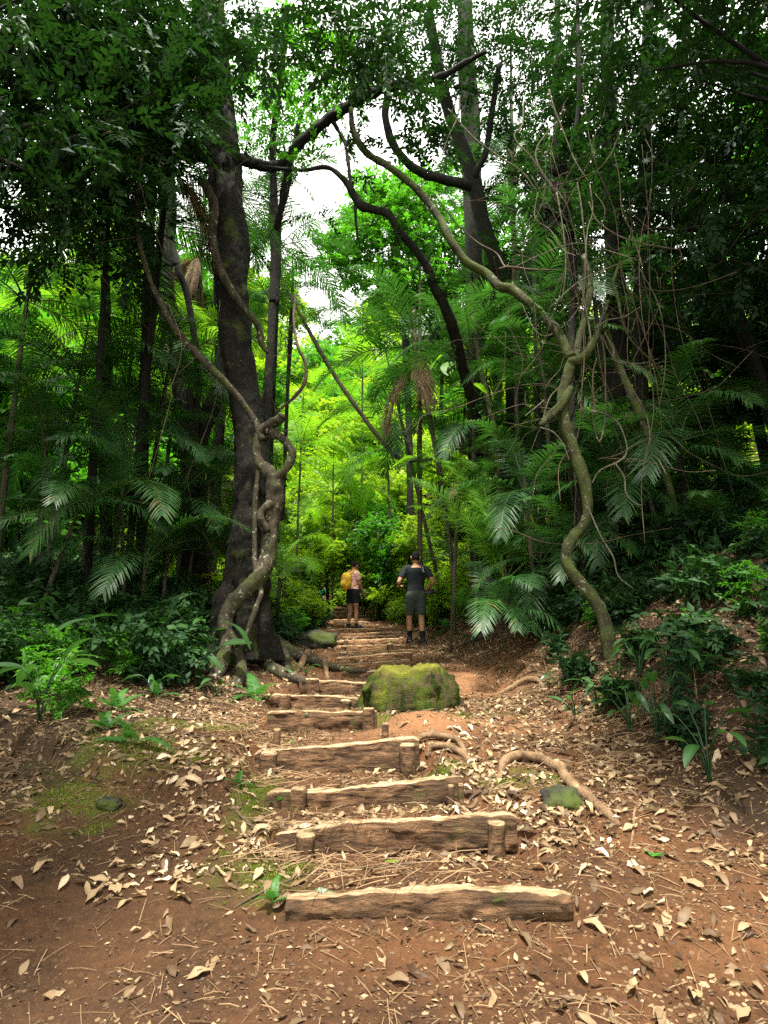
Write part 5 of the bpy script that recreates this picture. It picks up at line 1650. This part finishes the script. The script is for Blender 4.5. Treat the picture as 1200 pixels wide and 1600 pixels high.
# heap of straw like dead palm leaves on the bank, and sprays of dead stalks
for (x, y, n, sp, ln) in [(880, 1055, 160, 28, .35), (840, 1090, 70, 25, .25), (420, 1215, 40, 25, .3), (440, 1345, 40, 22, .3), (1010, 1120, 120, 45, .35), (960, 1180, 120, 50, .3), (380, 1130, 60, 40, .25), (620, 1335, 120, 80, .2), (500, 1340, 70, 60, .2)]:
    P = np.array([G(a, b) for a, b in np.stack([rng.normal(x, sp, n), rng.normal(y, sp * .5, n)], -1)])
    d = np.stack([rng.normal(-.5, .5, n), rng.normal(-.5, .4, n), rng.normal(.05, .25, n)], -1)
    Fm = frames(d, np.array([0, 0, 1.0]) + rng.normal(0, .3, (n, 3))) * np.stack([np.full(n, .15), ln * rng.uniform(.4, 1.2, n), np.full(n, .15)], -1)[:, None, :]
    scatter(q, ST_, Fm, P + np.array([0, 0, .03]), None)
tag(obj('twig_litter', q, M['twig'], None, False), 'broken twigs and straw scattered over the soil', 'twigs', None, 'stuff')

q = Geo()
P = scatter_ground(160000, lambda x, y: np.clip(masks(x, y)[0] * 1.3 - .25, 0, 1) * (.4 + .6 * (n2(x, y, 9, 90) > -.1)), rng, (-2.6, 1.7, 2.8, 6.8))
d = gnormal(P[:, 0], P[:, 1]) + rng.normal(0, .6, P.shape)
scatter(q, LEAF, frames(d, rng.normal(0, 1, P.shape)) * rng.uniform(.008, .022, len(P))[:, None, None], P, np.clip(rng.normal(.35, .2, len(P)), 0, 1))
tag(obj('moss', q, M['moss_blade'], None, False), 'soft green moss on the soil at the edges of the slope', 'moss', None, 'stuff')

# single leaves one can point to
def lone_leaf(px, py, L, az, label, mat, k=0, at=None, tilt=.2, name='fallen_leaf'):
    q = Geo()
    V, f4, f3, T = curled(20 + k, 1, .42, .35, 9)
    p = G(px, py, .012) if at is None else np.asarray(at)
    d = np.array([[-math.sin(az), math.cos(az), .0]])
    up = gnormal(p[None, 0], p[None, 1]) + np.array([[0, tilt, 0]])
    d = d - up * (d * up).sum()
    V = V @ frames(d, up)[0].T * L + p + np.array([0, 0, .04 * L])
    q.add(V, f4, None, .9)
    o = obj(name, q, M[mat], at=p)
    return tag(o, label, 'leaf')


lone_leaf(985, 1224, .14, 1.3, 'large pale dry leaf lying alone right of the crooked exposed root', 'litter', 1)
lone_leaf(1022, 1338, .11, .6, 'fresh green fallen leaf near the lower right corner', 'fern', 2)
lone_leaf(612, 1351, .07, 1.2, 'yellowish leaf on the straight thin stick', 'palm_bright', 3)
lone_leaf(508, 1418, .12, 1.3, 'dull green leaf right under the lowest step', 'broad', 4)
lone_leaf(592, 1228, .10, 1.4, 'pale dry leaf on the tread before the tall plank step', 'litter', 5)
lone_leaf(1010, 1412, .15, 1.2, 'broad curled dry leaf in the lower right corner', 'litter', 6)
lone_leaf(180, 1395, .13, .4, 'curled pale leaf near the lower left corner of the slope', 'litter', 7)
p = W(608, 1004, 11.86)
lone_leaf(0, 0, .12, .3, 'bright yellow green leaf stuck on the face of an upper plank step', 'palm_bright', 8, at=p, tilt=-3.0)
# ------------------------------------------------------------------ people
def ell(k):
    return lambda s, th: 1.0 / np.sqrt(np.cos(th) ** 2 + (np.sin(th) / k) ** 2)


def person(at, yaw, sc, label, J, skin='skin', clothes=(), hair=None, head_pitch=0.0, head_yaw=0.0):
    """J: joints in metres, x right, y forward, z up, feet at z = 0"""
    at = np.asarray(at, float)
    cy, sy = math.cos(yaw), math.sin(yaw)
    RM = np.array([[cy, -sy, 0], [sy, cy, 0], [0, 0, 1]])

    def place(q):
        for k in range(len(q.V)):
            q.V[k] = (q.V[k] * sc) @ RM.T + at
        return q

    t = thing('person', at, label, 'person')

    def part(name, q, mat, vox, sm=4, parent=None):
        o = obj(name, place(q), M[mat], parent or t)
        if vox:
            m = o.modifiers.new('join', 'REMESH')
            m.mode = 'VOXEL'
            m.voxel_size = vox * sc
            m.use_smooth_shade = True
            if sm:
                s = o.modifiers.new('soften', 'SMOOTH')
                s.iterations = sm
                s.factor = .5
        return o

    def torso(q, grow=0.0, lo=0, hi=None):
        pts, rx = J['spine'], J['spine_r']
        hi = hi or len(pts)
        tube(q, pts[lo:hi], np.array(rx[lo:hi]) + grow, 20, 5, lobes=ell(J.get('flat', .66)))

    def seg(q, a, b, c, ra, rb, rc, f=.5, grow=0.0, bulge=1.06):
        a, b, c = (np.asarray(v, float) for v in (a, b, c))
        tube(q, [a, a * .6 + b * .4, b, b * .65 + c * .35, c], np.array([ra, (ra * .55 + rb * .45) * bulge, rb, (rb * .65 + rc * .35) * bulge * 1.06, rc]) + grow, 14, 5)

    q = Geo()
    torso(q)
    nk, hd = np.array(J['neck'], float), np.array(J['head'], float)
    tube(q, [nk - [0, 0, .05], nk, (nk + hd) / 2, hd], [.062, .056, .054, .05], 14, 4)
    ca, sa = math.cos(head_pitch), math.sin(head_pitch)
    cb, sb = math.cos(head_yaw), math.sin(head_yaw)
    HR = np.array([[cb, -sb, 0], [sb, cb, 0], [0, 0, 1]]) @ np.array([[1, 0, 0], [0, ca, -sa], [0, sa, ca]])

    def hp(x, y, z):
        return hd + HR @ np.array([x, y, z])

    h = Geo()
    tube(h, [(0, .035, -.115), (0, .03, -.09), (0, .015, -.04), (0, 0, .02), (0, -.008, .07), (0, -.01, .10), (0, -.01, .112)], [.025, .052, .068, .077, .070, .045, .012], 18, 5, lobes=ell(1.22))
    tube(h, [(0, .088, .018), (0, .108, -.012), (0, .100, -.028)], [.009, .014, .008], 8, 3)
    tube(h, [(-.022, .088, -.052), (0, .094, -.050), (.022, .088, -.052)], [.006, .011, .006], 8, 3)
    tube(h, [(-.05, .075, .03), (0, .088, .034), (.05, .075, .03)], [.008, .012, .008], 8, 3)
    for s in (-1, 1):
        tube(h, [(s * .076, -.005, .03), (s * .088, -.015, .008), (s * .078, -.004, -.025)], [.010, .017, .009], 8, 3)
    for k in range(len(h.V)):
        q.add(h.V[k] @ HR.T + hd, h.F4[k] - sum(len(v) for v in h.V[:k]), h.F3[k] - sum(len(v) for v in h.V[:k]))
    for s in ('L', 'R'):
        sh, elb, wr, hnd = (np.array(v, float) for v in J['arm' + s])
        seg(q, sh, elb, wr, .052, .040, .027)
        dv = (hnd - wr) / np.linalg.norm(hnd - wr)
        sv = np.cross(dv, [0, 1, 0]) if abs(dv[1]) < .85 else np.cross(dv, [0, 0, 1])
        sv /= np.linalg.norm(sv)
        nv = np.cross(sv, dv)
        if s == 'L':
            sv = -sv
        tube(q, [wr, wr + dv * .04, wr + dv * .085], [.026, .036, .034], 12, 4, lobes=ell(.55))
        for f, ln in zip((-.030, -.010, .010, .029), (.062, .080, .086, .074)):
            b = wr + dv * .078 + sv * f
            tube(q, [b, b + dv * ln * .45 + nv * .006, b + dv * ln * .78 + nv * .022, b + dv * ln * .92 + nv * .040], [.0095, .009, .0082, .007], 8, 3)
        b = wr + dv * .025 + sv * .030
        tube(q, [b, b + sv * .022 + dv * .022, b + sv * .028 + dv * .052 + nv * .012], [.012, .0105, .008], 8, 3)
        hip, kn, an, toe = (np.array(v, float) for v in J['leg' + s])
        seg(q, hip, kn, an, .088 * J.get('thigh', 1), .056, .036)
        tube(q, [an + [0, 0, .01], an + (toe - an) * .3 - [0, 0, .02], toe], [.038, .036, .026], 12, 4)
    part('body', q, skin, .0065)
    # eyes
    for s in (-1, 1):
        e = Geo()
        tube(e, [hp(s * .031, .078, .014), hp(s * .031, .084, .014), hp(s * .031, .0865, .014)], [.011, .010, .004], 8, 2)
        part('eye', e, 'eye', 0)
    if hair:
        e = Geo()
        for pts, r in hair['tubes']:
            tube(e, [hp(*p) for p in pts], r, 16, 4, bump=.06, bf=22)
        part('hair', e, hair['mat'], .008, 2)
    for (nm, mat, kind, prm) in clothes:
        e = Geo()
        if kind == 'shirt':
            torso(e, .020, prm.get('lo', 1), len(J['spine']) - 1)
            for s in ('L', 'R'):
                sh, elb = np.array(J['arm' + s][0], float), np.array(J['arm' + s][1], float)
                k = prm.get('sleeve', .6)
                c0 = np.array(J['spine'][-2], float)
                tube(e, [sh * .45 + c0 * .55, sh, sh * (1 - k * .5) + elb * k * .5, sh * (1 - k) + elb * k], [.075, .074, .070, .066], 14, 4)
            part(nm, e, mat, .012, 3)
        elif kind == 'shorts':
            torso(e, .022, 0, 3)
            for s in ('L', 'R'):
                hip, kn = np.array(J['leg' + s][0], float), np.array(J['leg' + s][1], float)
                k = prm.get('len', .7)
                tube(e, [hip + [0, 0, .06], hip, hip * (1 - k * .5) + kn * k * .5, hip * (1 - k) + kn * k], np.array([.105, .112, .104, prm.get('hem', .095)]) * J.get('thigh', 1), 16, 4)
            part(nm, e, mat, .012, 3)
        elif kind == 'shoes':
            for s in ('L', 'R'):
                e = Geo()
                an, toe = np.array(J['leg' + s][2], float), np.array(J['leg' + s][3], float)
                d = toe - an
                d[2] = 0
                d /= np.linalg.norm(d)
                hl = np.array([an[0], an[1], toe[2]]) - d * .055
                tube(e, [an + [0, 0, .02], an - [0, 0, .03], an * .5 + hl * .5], [.045, .047, .05], 12, 3)
                tube(e, [hl, hl + d * .07, hl + d * .16, hl + d * .24, hl + d * .27], [.034, .045, .046, .038, .018], 12, 4)
                o = part('shoe', e, mat, .009, 2)
                e = Geo()
                tube(e, [hl - [0, 0, .028], hl + d * .1 - [0, 0, .028], hl + d * .2 - [0, 0, .026], hl + d * .262 - [0, 0, .020]], [.036, .046, .047, .026], 12, 4, lobes=lambda s_, th: 1.0)
                e.V[0][:, 2] = (e.V[0][:, 2] - (hl[2] - .028)) * .28 + hl[2] - .032
                part('sole', e, 'sole', 0, 0)
        elif kind == 'socks':
            for s in ('L', 'R'):
                e = Geo()
                kn, an = np.array(J['leg' + s][1], float), np.array(J['leg' + s][2], float)
                k = prm.get('len', .4)
                tube(e, [an, an * (1 - k * .5) + kn * k * .5, an * (1 - k) + kn * k], [.042, .046, .054], 14, 4)
                part('sock', e, mat, 0)
        elif kind == 'tubes':
            for pts, r in prm['t']:
                tube(e, pts, r, 10, 5)
            part(nm, e, mat, prm.get('v', 0), 1)
    return t, place, RM


SPN = [(0, 0, .80), (0, -.005, .90), (0, 0, .99), (0, .012, 1.10), (0, .005, 1.24), (0, -.01, 1.36), (0, -.015, 1.43), (0, -.012, 1.475)]
SHORT_HAIR = {'mat': 'hair', 'tubes': [([(0, -.045, -.055), (0, -.040, -.01), (0, -.022, .045), (0, -.012, .085), (0, -.012, .122)], [.052, .072, .083, .070, .025]), ([(-.05, .06, .075), (0, .07, .085), (.05, .06, .075)], [.02, .03, .02])]}
JM = dict(spine=SPN, spine_r=[.125, .152, .150, .146, .162, .170, .140, .058], flat=.64, neck=(0, -.012, 1.49), head=(0, .012, 1.625),
          armL=[(-.195, -.01, 1.40), (-.325, -.06, 1.155), (-.30, .17, 1.10), (-.26, .27, 1.10)], armR=[(.195, -.01, 1.40), (.315, -.10, 1.155), (.235, .10, 1.04), (.20, .20, 1.03)],
          legL=[(-.088, 0, .88), (-.115, .14, .49), (-.10, .20, .145), (-.10, .34, .10)], legR=[(.088, 0, .88), (.10, .02, .47), (.10, -.10, .095), (.10, .04, .04)])
pm = G(651, 1007)
pm[1] += .05
pm[2] = Hp(pm[0], pm[1]) - .0
HM = 143 * depth(pm) / FPX
man, mplace, MR = person(pm, R(4), HM / 1.70, 'person seen from behind in black shirt and dark shorts, walking uphill with a camera', JM, 'skin_tan',
                         [('shirt', 'char', 'shirt', dict(lo=1, sleeve=.68)), ('shorts', 'olive', 'shorts', dict(len=.82, hem=.088)), ('sock', 'black', 'socks', dict(len=.36)), ('shoe', 'shoe', 'shoes', {}),
                          ('shoulder_strap', 'strap', 'tubes', dict(t=[([(.11, .10, 1.40), (.125, 0, 1.475), (.125, -.10, 1.40), (.135, -.135, 1.32)], [.012, .014, .014, .012]), ([(.14, -.14, 1.345), (.14, -.143, 1.325)], [.017, .017])]))],
                         SHORT_HAIR, -.08, -.02)


def box(q, c, s, RM=None, bev=.15):
    """rounded block"""
    n = 12
    V = []
    sec = []
    for k in range(24):
        w = 2 * PI * (k + .5) / 24
        sec.append((math.copysign(abs(math.cos(w)) ** .35, math.cos(w)), math.copysign(abs(math.sin(w)) ** .35, math.sin(w))))
    zs = [(-1, .86), (-.93, .97), (-.8, 1), (.8, 1), (.93, .97), (1, .86)]
    for z, f in zs:
        for a, b in sec:
            V.append((a * f * s[0] / 2, b * f * s[1] / 2, z * s[2] / 2))
    m = 24
    F = [(k * m + j, k * m + (j + 1) % m, (k + 1) * m + (j + 1) % m, (k + 1) * m + j) for k in range(5) for j in range(m)]
    F3 = [(len(V), (j + 1) % m, j) for j in range(m)] + [(len(V) + 1, 5 * m + j, 5 * m + (j + 1) % m) for j in range(m)]
    V += [(0, 0, -s[2] / 2), (0, 0, s[2] / 2)]
    q.add(np.array(V) + np.asarray(c, float), F, F3)


sc_m = HM / 1.70
cc = np.array([.285, .20, 1.0])
cw = (cc * sc_m) @ MR.T + pm
camthing = thing('photo_camera', cw, 'black camera held at the hip of the person in black', 'camera')
q = Geo()
box(q, cc, (.15, .07, .095))
box(q, cc + [-.01, 0, .055], (.06, .055, .035))
obj('body', mplace(q), M['camera_body'], camthing)
q = Geo()
tube(q, [cc + [.03, 0, -.005], cc + [.09, .01, -.01], cc + [.14, .015, -.012]], [.036, .036, .040], 18, 3)
obj('lens', mplace(q), M['camera_body'], camthing)

JW = dict(spine=SPN, spine_r=[.15, .185, .178, .158, .162, .168, .135, .055], flat=.72, neck=(0, .0, 1.49), head=(0, .055, 1.61), thigh=1.08,
          armL=[(-.175, -.02, 1.385), (-.21, -.06, 1.13), (-.20, .09, .93), (-.19, .14, .84)], armR=[(.18, -.02, 1.385), (.225, .03, 1.13), (.205, .17, .92), (.195, .21, .83)],
          legL=[(-.092, 0, .86), (-.12, .015, .47), (-.155, -.02, .095), (-.18, .11, .04)], legR=[(.092, 0, .86), (.105, .03, .47), (.115, .02, .095), (.135, .155, .04)])
pw = W(551, 980, 14.92)
pw[2] = Hp(pw[0], pw[1])
HW = 101 * depth(pw) / FPX
woman, wplace, WR = person(pw, R(-48), HW / 1.63, 'person in a salmon pink shirt and black shorts, standing on the steps looking down', JW, 'skin',
                           [('shirt', 'pink', 'shirt', dict(lo=2, sleeve=.62)), ('shorts', 'black', 'shorts', dict(len=.52, hem=.100)), ('shoe', 'shoe', 'shoes', {}), ('sock', 'black', 'socks', dict(len=.12))],
                           {'mat': 'hair', 'tubes': [([(0, -.05, -.05), (0, -.045, -.01), (0, -.022, .045), (0, -.012, .085), (0, -.012, .125)], [.055, .080, .092, .078, .03]), ([(-.05, .058, .07), (0, .07, .08), (.05, .058, .07)], [.022, .032, .022]), ([(0, -.085, .01), (0, -.11, -.005)], [.03, .022])]}, -.42, -.12)
sw = HW / 1.63
bc = np.array([0, -.225, 1.215])
bw = (bc * sw) @ WR.T + pw
bag = thing('backpack', bw, 'yellow backpack with an orange patch, worn by the person in pink', 'backpack')
q = Geo()
tube(q, [bc + [0, .02, -.185], bc + [0, 0, -.17], bc + [0, -.01, -.08], bc + [0, 0, .05], bc + [0, .015, .13], bc + [0, .03, .175], bc + [0, .04, .19]], [.07, .14, .165, .165, .145, .10, .02], 24, 6, bump=.10, bf=9, lobes=ell(.70), seed=3)
obj('bag', wplace(q), M['yellow'], bag)
q = Geo()
tube(q, [bc + [0, -.085, -.17], bc + [0, -.10, -.13], bc + [0, -.10, -.06], bc + [0, -.085, -.02]], [.07, .105, .105, .07], 20, 4, bump=.08, bf=12, lobes=ell(.42), seed=4)
obj('pocket', wplace(q), M['yellow'], bag)
q = Geo()
tube(q, [bc + [-.02, -.085, .02], bc + [-.02, -.092, .05], bc + [-.02, -.085, .085], bc + [-.02, -.07, .11]], [.03, .05, .05, .03], 16, 4, lobes=ell(.5))
obj('patch', wplace(q), M['orange'], bag)
for s in (-1, 1):
    q = Geo()
    tube(q, [bc + [s * .09, .06, .16], bc + [s * .11, .20, .285], bc + [s * .12, .33, .20], bc + [s * .145, .345, .06], bc + [s * .17, .25, -.06], bc + [s * .12, .06, -.15]], [.018, .02, .02, .016, .012, .012], 8, 5)
    obj('strap', wplace(q), M['yellow'], bag)
q = Geo()
tube(q, [bc + [.10, -.03, .07], bc + [.135, -.03, .07], bc + [.15, -.02, .068]], [.02, .018, .012], 8, 3)
obj('buckle', wplace(q), M['camera_body'], bag)

JC = dict(spine=[(0, -.12, .30), (0, -.13, .38), (0, -.10, .46), (0, -.02, .56), (0, .07, .66), (0, .14, .74), (0, .18, .78), (0, .20, .82)], spine_r=[.13, .165, .165, .16, .172, .18, .145, .06], flat=.68, neck=(0, .21, .83), head=(0, .27, .95),
          armL=[(-.185, .14, .74), (-.24, .30, .55), (-.14, .46, .45), (-.10, .53, .42)], armR=[(.185, .14, .74), (.24, .30, .55), (.16, .46, .45), (.12, .53, .42)],
          legL=[(-.09, -.10, .34), (-.16, .26, .46), (-.12, .05, .10), (-.14, .20, .04)], legR=[(.09, -.10, .34), (.16, .26, .46), (.12, .05, .10), (.14, .20, .04)])
pc = W(499, 949, 22.2)
pc[2] = Hp(pc[0], pc[1])
person(pc, R(-70), .84, 'far person in a green top and black shorts crouching at the head of the steps', JC, 'skin_tan', [('shirt', 'teal', 'shirt', dict(lo=2, sleeve=.6)), ('shorts', 'black', 'shorts', dict(len=.6)), ('shoe', 'shoe', 'shoes', {})], SHORT_HAIR, -.1, .3)

# ------------------------------------------------------------------ light
EL, AZ = R(72), R(186)
w = bpy.data.worlds.new('World')
bpy.context.scene.world = w
w.use_nodes = True
nt = w.node_tree
for n in list(nt.nodes):
    nt.nodes.remove(n)
out = nt.nodes.new('ShaderNodeOutputWorld')
sky = nt.nodes.new('ShaderNodeTexSky')
sky.sky_type = 'NISHITA'
sky.sun_disc = False
sky.sun_elevation = EL
sky.sun_rotation = AZ
sky.dust_density = 4.0
b1 = nt.nodes.new('ShaderNodeBackground')
b1.inputs['Strength'].default_value = .12
nt.links.new(sky.outputs[0], b1.inputs['Color'])
b2 = nt.nodes.new('ShaderNodeBackground')       # bright cloud cover
b2.inputs['Color'].default_value = (1.0, .985, .93, 1)
b2.inputs['Strength'].default_value = .85
ms = nt.nodes.new('ShaderNodeMixShader')
tc = nt.nodes.new('ShaderNodeTexCoord')
cf = ramp(nt, noise(nt, 2.2, 5, .6, tc.outputs['Generated']), [(.3, (.80, .80, .80)), (.6, (1, 1, 1))])
nt.links.new(cf, ms.inputs[0])
nt.links.new(b1.outputs[0], ms.inputs[1])
nt.links.new(b2.outputs[0], ms.inputs[2])
nt.links.new(ms.outputs[0], out.inputs['Surface'])

sd = bpy.data.lights.new('sun', 'SUN')
sd.energy = 3.4
sd.angle = R(4)
sd.color = (1.0, .95, .86)
so = bpy.data.objects.new('sun', sd)
C.objects.link(so)
so.location = (0, 0, 30)
dv = Vector((math.sin(AZ) * math.cos(EL), math.cos(AZ) * math.cos(EL), math.sin(EL)))
so.rotation_euler = dv.to_track_quat('Z', 'Y').to_euler()

sc = bpy.context.scene
sc.view_settings.view_transform = 'Standard'
sc.view_settings.look = 'None'
sc.view_settings.exposure = 1.95
sc.view_settings.gamma = 1.0
sc.render.engine = 'CYCLES'
cy = sc.cycles
cy.max_bounces = 8
cy.diffuse_bounces = 4
cy.glossy_bounces = 2
cy.transmission_bounces = 5
cy.transparent_max_bounces = 4
cy.use_denoising = False
cy.use_adaptive_sampling = False
cy.adaptive_threshold = .02
cy.sample_clamp_indirect = 3
cy.caustics_reflective = False
cy.caustics_refractive = False
